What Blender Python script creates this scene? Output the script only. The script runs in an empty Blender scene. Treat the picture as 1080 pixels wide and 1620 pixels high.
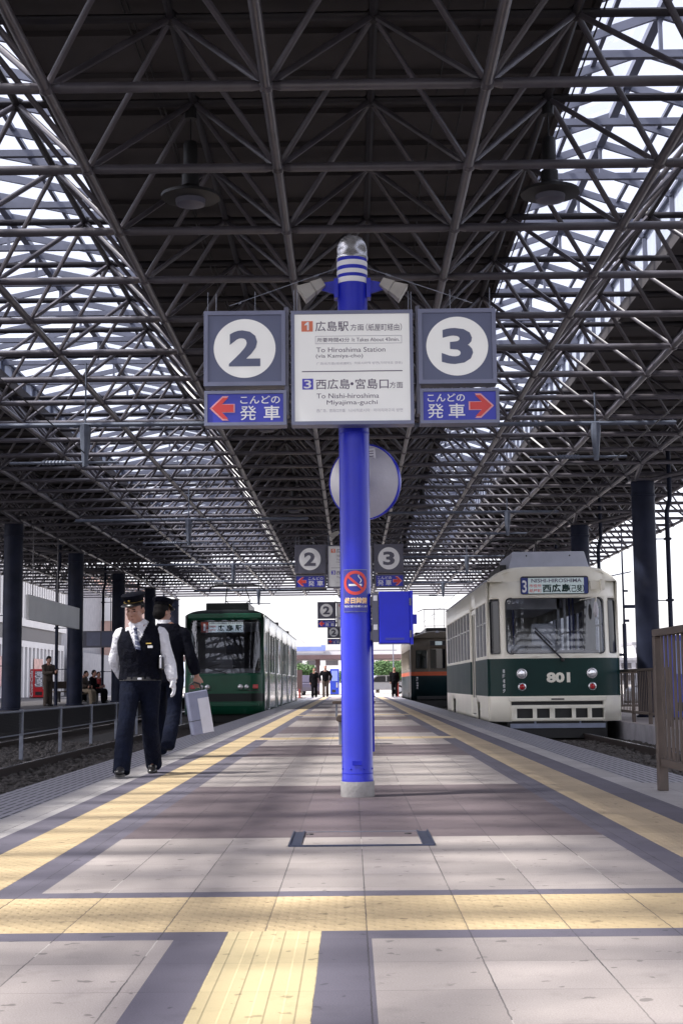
import bpy, bmesh, math, random
from mathutils import Vector, Matrix
random.seed(11)
SC = bpy.context.scene
COL = SC.collection
V = Vector
# ------------------------------------------------------------------ camera
PITCH, YAW, ROLL = .1201, -.0058, -.0098
fw = V((math.sin(YAW)*math.cos(PITCH), math.cos(YAW)*math.cos(PITCH), math.sin(PITCH)))
r0 = V((math.cos(YAW), -math.sin(YAW), 0)); u0 = r0.cross(fw)
rr = r0*math.cos(ROLL)+u0*math.sin(ROLL); uu = -r0*math.sin(ROLL)+u0*math.cos(ROLL)
cam = bpy.data.cameras.new('camera'); camo = bpy.data.objects.new('camera', cam); COL.objects.link(camo)
mw = Matrix((rr, uu, -fw)).transposed().to_4x4(); mw.translation = V((0, 0, .765)); camo.matrix_world = mw
cam.sensor_fit = 'VERTICAL'; cam.sensor_height = 36; cam.sensor_width = 24; cam.lens = 50
cam.clip_start = .05; cam.clip_end = 4000
SC.camera = camo
# ------------------------------------------------------------------ sky and sun
SUN = V((-.67, -.22, 1.0)).normalized()
w = bpy.data.worlds.new('World'); SC.world = w; w.use_nodes = True
nt = w.node_tree; nt.nodes.clear()
sky = nt.nodes.new('ShaderNodeTexSky'); sky.sky_type = 'NISHITA'; sky.sun_disc = False
sky.sun_elevation = math.asin(SUN.z); sky.sun_rotation = math.atan2(SUN.x, SUN.y)
sky.air_density = 1.0; sky.dust_density = 2.0; sky.ozone_density = 1.0
bg = nt.nodes.new('ShaderNodeBackground'); bg.inputs[1].default_value = .15
wo = nt.nodes.new('ShaderNodeOutputWorld')
hz = nt.nodes.new('ShaderNodeHueSaturation'); hz.inputs['Saturation'].default_value = .32     # thin white overcast
nt.links.new(sky.outputs[0], hz.inputs['Color']); tn = nt.nodes.new('ShaderNodeMix'); tn.data_type = 'RGBA'; tn.blend_type = 'MULTIPLY'; tn.inputs[0].default_value = 1; tn.inputs[7].default_value = (1.02, .975, 1.04, 1)
nt.links.new(hz.outputs[0], tn.inputs[6]); nt.links.new(tn.outputs[2], bg.inputs[0]); nt.links.new(bg.outputs[0], wo.inputs[0])
sl = bpy.data.lights.new('sun', 'SUN'); sl.energy = 2.6; sl.angle = math.radians(2.2); sl.color = (1, .95, .88)
so = bpy.data.objects.new('sun', sl); COL.objects.link(so); so.rotation_euler = SUN.to_track_quat('Z', 'Y').to_euler()
so.location = (0, 0, 40)
SC.view_settings.view_transform = 'Standard'; SC.view_settings.look = 'None'
SC.view_settings.gamma = 1; SC.view_settings.exposure = 1.45
SC.cycles.max_bounces = 8; SC.cycles.transparent_max_bounces = 24; SC.cycles.diffuse_bounces = 4
SC.cycles.sample_clamp_indirect = 6
# ------------------------------------------------------------------ materials
MATS = {}
def N(nt, t, **k):
    n = nt.nodes.new(t)
    for a, b in k.items(): setattr(n, a, b)
    return n
def math_node(nt, op, a, b=None, c=None):
    n = nt.nodes.new('ShaderNodeMath'); n.operation = op
    for i, v in enumerate((a, b, c)):
        if v is None: continue
        if isinstance(v, (int, float)): n.inputs[i].default_value = v
        else: nt.links.new(v, n.inputs[i])
    return n.outputs[0]
def mixc(nt, f, a, b):
    n = nt.nodes.new('ShaderNodeMix'); n.data_type = 'RGBA'
    for s, v in ((0, f), (6, a), (7, b)):
        if hasattr(v, 'is_output') or isinstance(v, bpy.types.NodeSocket): nt.links.new(v, n.inputs[s])
        elif s == 0: n.inputs[0].default_value = v
        else: n.inputs[s].default_value = (*v[:3], 1)
    return n.outputs[2]
def noise(nt, scale, detail=3, coord=None, rough=.55):
    n = nt.nodes.new('ShaderNodeTexNoise'); n.inputs['Scale'].default_value = scale
    n.inputs['Detail'].default_value = detail; n.inputs['Roughness'].default_value = rough
    if coord is not None: nt.links.new(coord, n.inputs['Vector'])
    return n.outputs['Fac']
def mat(name, col, rough=.6, metal=0., var=.12, scale=6., bump=0., bscale=60., emit=0., coat=0., dirt=0., spec=.5, bdist=.01):
    m = bpy.data.materials.new(name); m.use_nodes = True; nt = m.node_tree
    b = nt.nodes['Principled BSDF']
    geo = nt.nodes.new('ShaderNodeNewGeometry'); P = geo.outputs['Position']
    n1 = noise(nt, scale, 4, P)
    lo = [c*(1-var) for c in col]; hi = [min(1, c*(1+var)) for c in col]
    f = nt.nodes.new('ShaderNodeMapRange'); f.inputs[1].default_value = .3; f.inputs[2].default_value = .7
    nt.links.new(n1, f.inputs[0])
    c = mixc(nt, f.outputs[0], lo, hi)
    if dirt:
        n2 = noise(nt, scale*.35, 6, P, .7)
        g = nt.nodes.new('ShaderNodeMapRange'); g.inputs[1].default_value = .52; g.inputs[2].default_value = .72; g.inputs[4].default_value = dirt
        nt.links.new(n2, g.inputs[0])
        c = mixc(nt, g.outputs[0], c, (.06, .05, .045))
    nt.links.new(c, b.inputs['Base Color'])
    rg = math_node(nt, 'MULTIPLY_ADD', n1, .25*rough, rough*.88); nt.links.new(rg, b.inputs['Roughness'])
    b.inputs['Metallic'].default_value = metal; b.inputs['Specular IOR Level'].default_value = spec
    if coat: b.inputs['Coat Weight'].default_value = coat; b.inputs['Coat Roughness'].default_value = .08
    if bump:
        bp = nt.nodes.new('ShaderNodeBump'); bp.inputs['Strength'].default_value = bump; bp.inputs['Distance'].default_value = bdist
        nt.links.new(noise(nt, bscale, 4, P), bp.inputs['Height']); nt.links.new(bp.outputs[0], b.inputs['Normal'])
    if emit:
        nt.links.new(c, b.inputs['Emission Color']); b.inputs['Emission Strength'].default_value = emit
    MATS[name] = m
    return m
def glass(name, tint, clear, rough=.02, refl=.9):
    m = bpy.data.materials.new(name); m.use_nodes = True; nt = m.node_tree; nt.nodes.clear()
    o = N(nt, 'ShaderNodeOutputMaterial'); t = N(nt, 'ShaderNodeBsdfTransparent'); g = N(nt, 'ShaderNodeBsdfGlossy')
    t.inputs[0].default_value = (*tint, 1); g.inputs['Roughness'].default_value = rough
    lw = N(nt, 'ShaderNodeLayerWeight'); lw.inputs[0].default_value = .5
    f = math_node(nt, 'MULTIPLY_ADD', math_node(nt, 'POWER', lw.outputs['Facing'], 5), refl, .04+clear)
    mx = N(nt, 'ShaderNodeMixShader'); nt.links.new(f, mx.inputs[0]); nt.links.new(t.outputs[0], mx.inputs[1]); nt.links.new(g.outputs[0], mx.inputs[2])
    nt.links.new(mx.outputs[0], o.inputs[0]); MATS[name] = m
    return m
def floor_mat(name, col, px=.317, ox=.04, py=.367, oy=4.42, joint=(.045, .04, .045), lightj=.0, kind='', speck=.38, rough=.75):
    """paving: joints on a grid, aggregate speckle, worn patches; kind 'dot'/'bar' adds tactile relief"""
    m = bpy.data.materials.new(name); m.use_nodes = True; nt = m.node_tree; b = nt.nodes['Principled BSDF']
    geo = nt.nodes.new('ShaderNodeNewGeometry'); P = geo.outputs['Position']
    s = N(nt, 'ShaderNodeSeparateXYZ'); nt.links.new(P, s.inputs[0]); X, Y = s.outputs[0], s.outputs[1]
    def jm(c, per, off, wdt):
        a = math_node(nt, 'SUBTRACT', c, off); a = math_node(nt, 'DIVIDE', a, per)
        a = math_node(nt, 'FRACT', math_node(nt, 'ADD', a, .5)); a = math_node(nt, 'ABSOLUTE', math_node(nt, 'SUBTRACT', a, .5))
        a = math_node(nt, 'MULTIPLY', a, per); return math_node(nt, 'LESS_THAN', a, wdt)
    wob = math_node(nt, 'MULTIPLY_ADD', noise(nt, 25, 2, P), .006, -.003)
    Xw = math_node(nt, 'ADD', X, wob); Yw = math_node(nt, 'ADD', Y, wob)
    j1 = jm(Xw, px, ox, .0021); j2 = jm(Yw, py, oy, .0018)
    tid = N(nt, 'ShaderNodeCombineXYZ')
    nt.links.new(math_node(nt, 'FLOOR', math_node(nt, 'DIVIDE', math_node(nt, 'SUBTRACT', X, ox), px)), tid.inputs[0])
    nt.links.new(math_node(nt, 'FLOOR', math_node(nt, 'DIVIDE', math_node(nt, 'SUBTRACT', Y, oy), py)), tid.inputs[1])
    wn = N(nt, 'ShaderNodeTexWhiteNoise'); nt.links.new(tid.outputs[0], wn.inputs['Vector'])
    big = noise(nt, 1.3, 6, P, .65); fine = noise(nt, 220, 2, P)
    k = math_node(nt, 'MULTIPLY_ADD', wn.outputs['Value'], .20, .90)
    k = math_node(nt, 'MULTIPLY', k, math_node(nt, 'MULTIPLY_ADD', big, .5, .75))
    k = math_node(nt, 'MULTIPLY', k, math_node(nt, 'MULTIPLY_ADD', fine, speck*2, 1-speck))
    vm = N(nt, 'ShaderNodeVectorMath', operation='SCALE'); vm.inputs[0].default_value = col; nt.links.new(k, vm.inputs['Scale'])
    c = vm.outputs[0]
    stain = N(nt, 'ShaderNodeMapRange'); stain.inputs[1].default_value = .55; stain.inputs[2].default_value = .75; stain.inputs[4].default_value = .5
    nt.links.new(noise(nt, 4.5, 5, P, .7), stain.inputs[0])
    c = mixc(nt, stain.outputs[0], c, tuple(v*.55 for v in col))
    spots = N(nt, 'ShaderNodeMapRange'); spots.inputs[1].default_value = .675; spots.inputs[2].default_value = .70; spots.inputs[4].default_value = .7
    nt.links.new(noise(nt, 15, 2, P, .5), spots.inputs[0])
    c = mixc(nt, spots.outputs[0], c, tuple(v*.4 for v in col))
    jj = math_node(nt, 'MAXIMUM', j1, math_node(nt, 'MULTIPLY', j2, .55))
    brk = math_node(nt, 'MULTIPLY_ADD', noise(nt, 2.2, 3, P), 1.6, -.1); jj = math_node(nt, 'MULTIPLY', jj, math_node(nt, 'MINIMUM', math_node(nt, 'MAXIMUM', brk, .25), 1.))
    jc = mixc(nt, math_node(nt, 'GREATER_THAN', noise(nt, .9, 2, P), .56), joint, (.5, .46, .43)) if lightj else joint
    c = mixc(nt, jj, c, jc); nt.links.new(c, b.inputs['Base Color'])
    b.inputs['Roughness'].default_value = rough
    bp = N(nt, 'ShaderNodeBump'); bp.inputs['Distance'].default_value = .004; bp.inputs['Strength'].default_value = .7
    h = math_node(nt, 'MULTIPLY', fine, .12)
    if kind:
        sx = math_node(nt, 'SINE', math_node(nt, 'MULTIPLY', math_node(nt, 'SUBTRACT', X, ox), 2*math.pi/(px/5 if kind == 'dot' else px/4)))
        if kind == 'dot':
            sy = math_node(nt, 'SINE', math_node(nt, 'MULTIPLY', math_node(nt, 'SUBTRACT', Y, oy), 2*math.pi/(py/5)))
            q = math_node(nt, 'MULTIPLY', sx, sy); q = math_node(nt, 'MULTIPLY', math_node(nt, 'MAXIMUM', math_node(nt, 'SUBTRACT', q, .25), 0), 2.2)
        else: q = math_node(nt, 'MINIMUM', math_node(nt, 'MAXIMUM', math_node(nt, 'MULTIPLY', sx, 2.5), 0), 1)
        h = math_node(nt, 'ADD', h, math_node(nt, 'MINIMUM', q, 1))
    h = math_node(nt, 'SUBTRACT', h, jj); nt.links.new(h, bp.inputs['Height']); nt.links.new(bp.outputs[0], b.inputs['Normal'])
    MATS[name] = m; return m
def slot_mat(name):
    m = bpy.data.materials.new(name); m.use_nodes = True; nt = m.node_tree; b = nt.nodes['Principled BSDF']
    geo = nt.nodes.new('ShaderNodeNewGeometry'); P = geo.outputs['Position']
    s = N(nt, 'ShaderNodeSeparateXYZ'); nt.links.new(P, s.inputs[0]); X, Y = s.outputs[0], s.outputs[1]
    fx = math_node(nt, 'FRACT', math_node(nt, 'DIVIDE', X, .0575)); a = math_node(nt, 'LESS_THAN', fx, .36)
    fy = math_node(nt, 'FRACT', math_node(nt, 'DIVIDE', Y, .30)); d = math_node(nt, 'GREATER_THAN', fy, .13)
    f = math_node(nt, 'MULTIPLY', a, d)
    n = noise(nt, 3, 5, P, .7); base = mixc(nt, n, (.24, .235, .27), (.40, .39, .43))
    nt.links.new(mixc(nt, f, base, (.03, .03, .04)), b.inputs['Base Color']); b.inputs['Roughness'].default_value = .5
    bp = N(nt, 'ShaderNodeBump'); bp.inputs['Distance'].default_value = .006; bp.invert = True
    nt.links.new(f, bp.inputs['Height']); nt.links.new(bp.outputs[0], b.inputs['Normal']); MATS[name] = m; return m

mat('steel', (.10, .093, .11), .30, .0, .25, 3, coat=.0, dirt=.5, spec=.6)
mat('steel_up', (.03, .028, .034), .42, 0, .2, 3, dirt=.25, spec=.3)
mat('column_paint', (.021, .025, .045), .45, 0, .3, 2, dirt=.3, spec=.10)
mat('blue_paint', (.010, .018, .46), .3, 0, .1, 4, spec=.4, dirt=.12)
mat('blue_box', (.010, .018, .46), .42, 0, .1, 5, spec=.3, dirt=.05)
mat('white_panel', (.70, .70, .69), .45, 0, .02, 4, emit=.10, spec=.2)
mat('white_panel_off', (.74, .74, .75), .35, 0, .03, 4)
mat('sign_grey', (.10, .115, .20), .4, 0, .05, 4)
mat('frame_grey', (.16, .175, .27), .35, 0, .08, 5)
mat('frame_dark', (.10, .10, .14), .4, 0, .1, 5)
mat('arrow_blue', (.03, .04, .42), .4, 0, .05, 4)
mat('ink', (.10, .075, .13), .5, 0, .05)
mat('ink_faint', (.40, .38, .44), .5, 0, .05)
mat('red_mark', (.62, .045, .04), .4, 0, .05)
mat('pink_edge', (.75, .35, .38), .4, 0, .05)
mat('orange_mark', (.72, .19, .10), .4, 0, .05)
mat('blue_mark', (.07, .06, .5), .4, 0, .05)
mat('white_mark', (.8, .8, .82), .4, 0, .03)
mat('gold_mark', (.85, .5, .22), .4, 0, .05)
mat('chrome', (.7, .7, .72), .22, .75, .06, 9)
mat('silver', (.6, .6, .62), .3, .8, .08, 7)
mat('horn_cream', (.38, .36, .33), .45, 0, .1, 9)
mat('concrete', (.34, .33, .32), .85, 0, .22, 9, bump=.5, bscale=90, dirt=.3)
mat('concrete_wall', (.30, .29, .31), .85, 0, .2, 3, bump=.4, dirt=.4)
mat('dish_grey', (.48, .47, .50), .5, 0, .1, 4, bump=.3, bscale=40)
mat('black', (.012, .012, .014), .5, 0, .1)
mat('rubber', (.02, .02, .022), .45, 0, .1)
mat('galvanised', (.20, .215, .26), .45, .35, .2, 12, dirt=.2)
mat('hatch_metal', (.06, .07, .11), .4, .5, .2, 12)
mat('brown_paint', (.080, .058, .046), .5, 0, .25, 7, dirt=.3)
mat('deck', (.070, .064, .066), .7, 0, .25, .8, spec=.2)
mat('asphalt', (.10, .10, .10), .9, 0, .25, 2, bump=.3)
mat('plaza', (.50, .47, .44), .85, 0, .1, 1)
mat('ballast', (.040, .035, .032), .95, 0, .55, 22, bump=1., bscale=35)
mat('stone', (.085, .076, .07), .9, 0, .45, 14)
mat('rail_side', (.035, .024, .02), .8, 0, .3, 9)
mat('rail_top', (.55, .54, .53), .25, .9, .1, 9)
mat('sleeper', (.06, .05, .045), .9, 0, .3, 9)
floor_mat('tile_light', (.325, .288, .272), lightj=1)
floor_mat('tile_edge', (.37, .35, .345), py=.6)
floor_mat('tile_brown', (.125, .098, .105))
floor_mat('tile_dark', (.115, .106, .135))
floor_mat('tile_yellow', (.50, .385, .225), kind='dot', speck=.12)
floor_mat('tile_guide', (.54, .445, .255), kind='bar', speck=.12, px=.292, ox=-.392)
floor_mat('tile_line', (.50, .385, .225), kind='dot', speck=.12, px=.285, ox=-1.62)
floor_mat('tile_line_shaded', (.44, .345, .225), kind='dot', speck=.12, px=.335, ox=1.43)  # yellow line again, its weaker sunlight put into a duller colour
slot_mat('slots')
glass('skylight_glass', (.93, .95, .97), .0)
glass('window_glass', (.30, .32, .36), .05, refl=.45)
glass('windscreen_glass', (.78, .82, .90), .05)
# ------------------------------------------------------------------ mesh helpers
class MB:
    def __init__(s): s.v = []; s.f = []; s.m = []
    def add(s, vs, fs, mi=0):
        k = len(s.v); s.v += [tuple(a) for a in vs]; s.f += [tuple(i+k for i in f) for f in fs]; s.m += [mi]*len(fs); return s
    def box(s, a, b, mi=0, M=None):
        (x0, y0, z0), (x1, y1, z1) = a, b
        vs = [V((x, y, z)) for x in (x0, x1) for y in (y0, y1) for z in (z0, z1)]
        if M: vs = [M @ v for v in vs]
        return s.add(vs, [(0, 1, 3, 2), (4, 6, 7, 5), (0, 4, 5, 1), (2, 3, 7, 6), (0, 2, 6, 4), (1, 5, 7, 3)], mi)
    def tube(s, p, q, r, n=8, mi=0, r2=None, cap=True):
        p, q = V(p), V(q); t = (q-p).normalized(); a = t.orthogonal().normalized(); b = t.cross(a); r2 = r if r2 is None else r2
        vs = [p+(a*math.cos(2*math.pi*i/n)+b*math.sin(2*math.pi*i/n))*r for i in range(n)] + [q+(a*math.cos(2*math.pi*i/n)+b*math.sin(2*math.pi*i/n))*r2 for i in range(n)]
        fs = [(i, (i+1) % n, n+(i+1) % n, n+i) for i in range(n)]
        if cap: fs += [tuple(range(n-1, -1, -1)), tuple(range(n, 2*n))]
        return s.add(vs, fs, mi)
    def path(s, pts, r, n=8, mi=0):
        pts = [V(p) for p in pts]
        for a, b in zip(pts, pts[1:]): s.tube(a, b, r, n, mi)
        return s
    def ball(s, c, r, mi=0, n=8, m=5, sz=1.):
        vs = [V((c[0], c[1], c[2]+r*sz))]
        for j in range(1, m):
            for i in range(n):
                a = math.pi*j/m; b = 2*math.pi*i/n
                vs.append(V((c[0]+r*math.sin(a)*math.cos(b), c[1]+r*math.sin(a)*math.sin(b), c[2]+r*math.cos(a)*sz)))
        vs.append(V((c[0], c[1], c[2]-r*sz))); L = len(vs)-1; fs = []
        for i in range(n):
            fs.append((0, 1+i, 1+(i+1) % n)); fs.append((L, L-n+(i+1) % n, L-n+i))
            for j in range(m-2): fs.append((1+j*n+i, 1+(j+1)*n+i, 1+(j+1)*n+(i+1) % n, 1+j*n+(i+1) % n))
        return s.add(vs, fs, mi)
    def lathe(s, prof, n=32, c=(0, 0, 0), mi=0, ax='z'):
        vs = []; fs = []
        for (r, z) in prof:
            for i in range(n):
                a = 2*math.pi*i/n; q = (r*math.cos(a), r*math.sin(a), z)
                if ax == 'y': q = (q[0], q[2], q[1])
                vs.append((c[0]+q[0], c[1]+q[1], c[2]+q[2]))
        for j in range(len(prof)-1):
            for i in range(n): fs.append((j*n+i, j*n+(i+1) % n, (j+1)*n+(i+1) % n, (j+1)*n+i))
        return s.add(vs, fs, mi)
    def prism(s, poly, y0, y1, mi=0):
        """polygon in xz given depth y0..y1"""
        n = len(poly); vs = [(x, y0, z) for x, z in poly]+[(x, y1, z) for x, z in poly]
        fs = [tuple(range(n)), tuple(range(2*n-1, n-1, -1))]+[(i, n+i, n+(i+1) % n, (i+1) % n) for i in range(n)]
        return s.add(vs, fs, mi)
    def build(s, name, mats, parent=None, smooth=False, loc=None, fix=True, angle=None, bevel=0):
        me = bpy.data.meshes.new(name); me.from_pydata(s.v, [], s.f)
        for m in ([mats] if isinstance(mats, str) else mats): me.materials.append(MATS[m])
        me.polygons.foreach_set('material_index', s.m)
        if fix:
            bm = bmesh.new(); bm.from_mesh(me); bmesh.ops.recalc_face_normals(bm, faces=bm.faces); bm.to_mesh(me); bm.free()
        if smooth:
            me.polygons.foreach_set('use_smooth', [True]*len(me.polygons))
            me.set_sharp_from_angle(angle=math.radians(angle or 40))
        me.update(); o = bpy.data.objects.new(name, me); COL.objects.link(o)
        if parent: o.parent = parent
        if loc: o.location = loc
        if bevel:
            bv = o.modifiers.new('bevel', 'BEVEL'); bv.width = bevel; bv.segments = 2; bv.limit_method = 'ANGLE'
        return o
def tag(o, label=None, cat=None, group=None, kind=None):
    if label: o['label'] = label
    if cat: o['category'] = cat
    if group: o['group'] = group
    if kind: o['kind'] = kind
    return o
def thing(name, loc, label, cat, group=None, rz=0):
    o = bpy.data.objects.new(name, None); COL.objects.link(o); o.location = loc; o.rotation_euler = (0, 0, rz); o.empty_display_size = .2
    return tag(o, label, cat, group)
def kids(o): return [c for c in bpy.data.objects if c.parent == o]
def dup(o, parent=None, skip=()):
    c = o.copy(); COL.objects.link(c); c.parent = parent
    for ch in kids(o):
        if ch.name.split('.')[0] in skip: continue
        dup(ch, c)
    return c
def rrect(x0, z0, x1, z1, r, n=5):
    pts = []
    for cx, cz, a0 in ((x1-r, z1-r, 0), (x0+r, z1-r, 90), (x0+r, z0+r, 180), (x1-r, z0+r, 270)):
        for i in range(n+1):
            a = math.radians(a0+90*i/n); pts.append((cx+r*math.cos(a), cz+r*math.sin(a)))
    return pts
def disc(cx, cz, r, n=40, rz=None):
    rz = rz or r
    return [(cx+r*math.cos(2*math.pi*i/n), cz+rz*math.sin(2*math.pi*i/n)) for i in range(n)]
_tc = {}
def text(s, box, y, m, parent, bold=0., name='lettering', warp=None, shear=0., M=None, rot=False):
    """lettering as a flat mesh facing -y, stretched into box (x0, z0, x1, z1)"""
    k = (s, bold, shear)
    if k not in _tc:
        c = bpy.data.curves.new('t', 'FONT'); c.body = s; c.offset = bold; c.shear = shear; c.resolution_u = 3
        o = bpy.data.objects.new('t', c); COL.objects.link(o)
        dg = bpy.context.evaluated_depsgraph_get(); me = bpy.data.meshes.new_from_object(o.evaluated_get(dg))
        _tc[k] = ([tuple(v.co) for v in me.vertices], [tuple(p.vertices) for p in me.polygons])
        bpy.data.objects.remove(o); bpy.data.curves.remove(c); bpy.data.meshes.remove(me)
    vs, fs = _tc[k]
    if rot: vs = [(-b, a, c) for a, b, c in vs]
    xs = [v[0] for v in vs]; zs = [v[1] for v in vs]; ax, bx, az, bz = min(xs), max(xs), min(zs), max(zs)
    x0, z0, x1, z1 = box; mb = MB()
    out = [(x0+(v[0]-ax)/(bx-ax)*(x1-x0), y, z0+(v[1]-az)/max(1e-6, bz-az)*(z1-z0)) for v in vs]
    if warp: out = [warp(*q) for q in out]
    if M: out = [M @ V(q) for q in out]
    mb.add(out, fs); return mb.build(name, m, parent, fix=False)
def plate(poly, y, m, parent, name, th=.003, warp=None):
    b = MB(); b.prism(poly, y, y+th)
    if warp: b.v = [warp(*q) for q in b.v]
    return b.build(name, m, parent)
# ------------------------------------------------------------------ ground, platforms, tracks
def sheet(name, x0, y0, x1, y1, z, m, kind='structure'):
    b = MB(); b.add([(x0, y0, z), (x1, y0, z), (x1, y1, z), (x0, y1, z)], [(0, 1, 2, 3)]); o = b.build(name, m, fix=False); return tag(o, kind=kind)
sheet('ground', -1500, -300, 1500, 2500, -.42, 'asphalt')
sheet('ballast', -8.9, -8, 6.2, 82, -.405, 'ballast')
def slab(name, x0, y0, x1, y1, z, top, side='concrete_wall', zb=-.43):
    b = MB(); b.box((x0, y0, zb), (x1, y1, z), 0); b.m[5] = 1; b.m = [0]*6
    b.m[[i for i, f in enumerate(b.f) if all(abs(b.v[j][2]-z) < 1e-6 for j in f)][0]] = 1
    return tag(b.build(name, [side, top]), kind='structure')
slab('plaza', -60, 84, 60, 400, .0, 'plaza')
mat('asphalt_shaded', (.045, .042, .045), .8, 0, .2, 2)  # side platform floor, the shade over it put into the colour
mat('shaded_wall', (.016, .015, .017), .9, 0, .3, 2)  # concrete side wall, the shade on it put into a near-black colour
slab('side_platform', -19.8, -10, -8.9, 84, .12, 'asphalt_shaded', 'shaded_wall')
slab('far_platform', 5.45, 11.8, 14, 84, -.05, 'tile_light')
# main platform: one grid of faces, a material for each cell
XS = [(-2.52, 'slots'), (-2.04, 'tile_edge'), (-1.79, 'tile_dark'), (-1.62, 'tile_line'), (-1.335, 'tile_dark'), (-1.16, None), (1.25, 'tile_dark'), (1.43, 'tile_line_shaded'), (1.765, 'tile_dark'), (1.98, 'tile_edge'), (2.17, 'slots'), (2.66, 'end')]
YS = [(-6, 'tile_light'), (4.42, 'tile_dark'), (4.56, 'tile_yellow'), (5.29, 'tile_dark'), (5.42, 'tile_light'), (7.28, 'tile_brown'), (10.93, 'tile_light'), (15.28, 'tile_brown'), (18.1, 'tile_light'), (20.0, 'tile_yellow'), (20.74, 'tile_light'), (22.4, 'tile_brown'), (26., 'tile_light'), (30.2, 'tile_brown'), (33.2, 'tile_light'), (35.0, 'tile_yellow'), (35.7, 'tile_light'), (37.4, 'tile_brown'), (41, 'tile_light'), (45.2, 'tile_brown'), (48.2, 'tile_light'), (52.4, 'tile_brown'), (56, 'tile_light'), (60.2, 'tile_brown'), (63.2, 'tile_light'), (67.4, 'tile_brown'), (71, 'tile_light'), (75, 'tile_brown'), (78, 'tile_light'), (83.9, 'end')]
names = ['concrete_wall', 'slots', 'tile_edge', 'tile_dark', 'tile_yellow', 'tile_line_shaded', 'tile_light', 'tile_brown', 'tile_guide', 'tile_line']
b = MB(); ix = {n: i for i, n in enumerate(names)}
GUIDE = (-.392, -.100)
for j in range(len(YS)-1):
    y0, y1 = YS[j][0], YS[j+1][0]
    xs = list(XS)
    if j in (0, 1): xs = [x for x in xs if x[0] < -1.3 and x[0] > -3] [:5] + [(-1.16, None), (-.545, 'tile_dark'), (GUIDE[0], 'tile_guide'), (GUIDE[1], 'tile_dark'), (.053, None)] + [x for x in XS if x[0] > 1.2]
    for i in range(len(xs)-1):
        x0, x1 = xs[i][0], xs[i+1][0]; m = xs[i][1]
        if m is None: m = YS[j][1]
        if j == 1 and m in ('tile_dark', 'tile_light') : m = 'tile_dark'
        elif YS[j][1] == 'tile_yellow' and j == 2 and -1.4 < x0 < 1.3: m = 'tile_yellow'
        if j in (0, 1, 2, 3) and x0 in (-2.52,): m = 'tile_edge' if j else m
        if x0 == 2.17 and y0 < 10: m = 'tile_edge'
        if y0 >= 82: m = 'tile_edge'
        if x0 == -1.335 and YS[j][1] == 'tile_yellow': m = 'tile_yellow'
        if x0 == 1.25 and YS[j][1] == 'tile_yellow': m = 'tile_yellow'
        b.add([(x0, y0, 0), (x1, y0, 0), (x1, y1, 0), (x0, y1, 0)], [(0, 1, 2, 3)], ix[m])
x0, x1, y0, y1 = -2.52, 2.66, -6, 83.9
for a, c in (((x0, y1), (x0, y0)), ((x1, y0), (x1, y1)), ((x0, y0), (x1, y0)), ((x1, y1), (x0, y1))):
    b.add([(*a, -.43), (*c, -.43), (*c, 0), (*a, 0)], [(0, 1, 2, 3)], 0)
# lip under the edge
tag(b.build('platform', names, fix=False), kind='structure')
b = MB()
b.box((-2.56, -6, -.10), (-2.523, 83.9, -.012)); b.box((2.663, -6, -.10), (2.70, 83.9, -.012))
tag(b.build('platform_edge', 'concrete'), kind='structure')
# rails
def rail(x, y0, y1):
    b = MB(); b.box((x-.05, y0, -.41), (x+.05, y1, -.395)); b.box((x-.012, y0, -.395), (x+.012, y1, -.31)); b.box((x-.034, y0, -.31), (x+.034, y1, -.272), 0)
    b.box((x-.026, y0, -.272), (x+.026, y1, -.268), 1)
    o = b.build('rail', ['rail_side', 'rail_top']); return tag(o, kind='structure')
for cx in (-3.87, 4.07, -7.2):
    for s in (-.61, .61): rail(cx+s, -8 if cx < 0 else 10.6, 82)
b = MB()
for cx in (-3.87, 4.07, -7.2):
    y = 8.
    while y < 60:
        b.box((cx-1.05, y, -.41), (cx+1.05, y+.2, -.392)); y += .62
tag(b.build('sleepers', 'sleeper'), kind='structure')
# ballast stones near enough to show
b = MB(); rnd = random.Random(3)
ico = [(0, 0, 1), (.89, 0, .45), (.28, .85, .45), (-.72, .53, .45), (-.72, -.53, .45), (.28, -.85, .45), (.72, .53, -.45), (-.28, .85, -.45), (-.89, 0, -.45), (-.28, -.85, -.45), (.72, -.53, -.45), (0, 0, -1)]
icf = [(0, 1, 2), (0, 2, 3), (0, 3, 4), (0, 4, 5), (0, 5, 1), (1, 6, 2), (2, 7, 3), (3, 8, 4), (4, 9, 5), (5, 10, 1), (6, 7, 2), (7, 8, 3), (8, 9, 4), (9, 10, 5), (10, 6, 1)]
for k in range(11000):
    if k < 7600: x = rnd.uniform(-8.4, -2.6); y = 8+22*rnd.random()**1.2
    else: x = rnd.uniform(2.72, 5.4); y = 10.8+17*rnd.random()
    r = rnd.uniform(.022, .055); sx, sy, sz = rnd.uniform(.7, 1.3), rnd.uniform(.7, 1.3), rnd.uniform(.5, .9); a = rnd.uniform(0, 6.3); ca, sa = math.cos(a), math.sin(a)
    z = -.40+r*.35
    b.add([(x+r*(vx*sx*ca-vy*sy*sa)*rnd.uniform(.85, 1.15), y+r*(vx*sx*sa+vy*sy*ca), z+r*vz*sz) for vx, vy, vz in ico], icf, 0)
tag(b.build('gravel', 'stone', fix=False), kind='stuff')
bpy.data.objects['gravel']['label'] = 'loose grey brown ballast stones between the rails'
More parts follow.
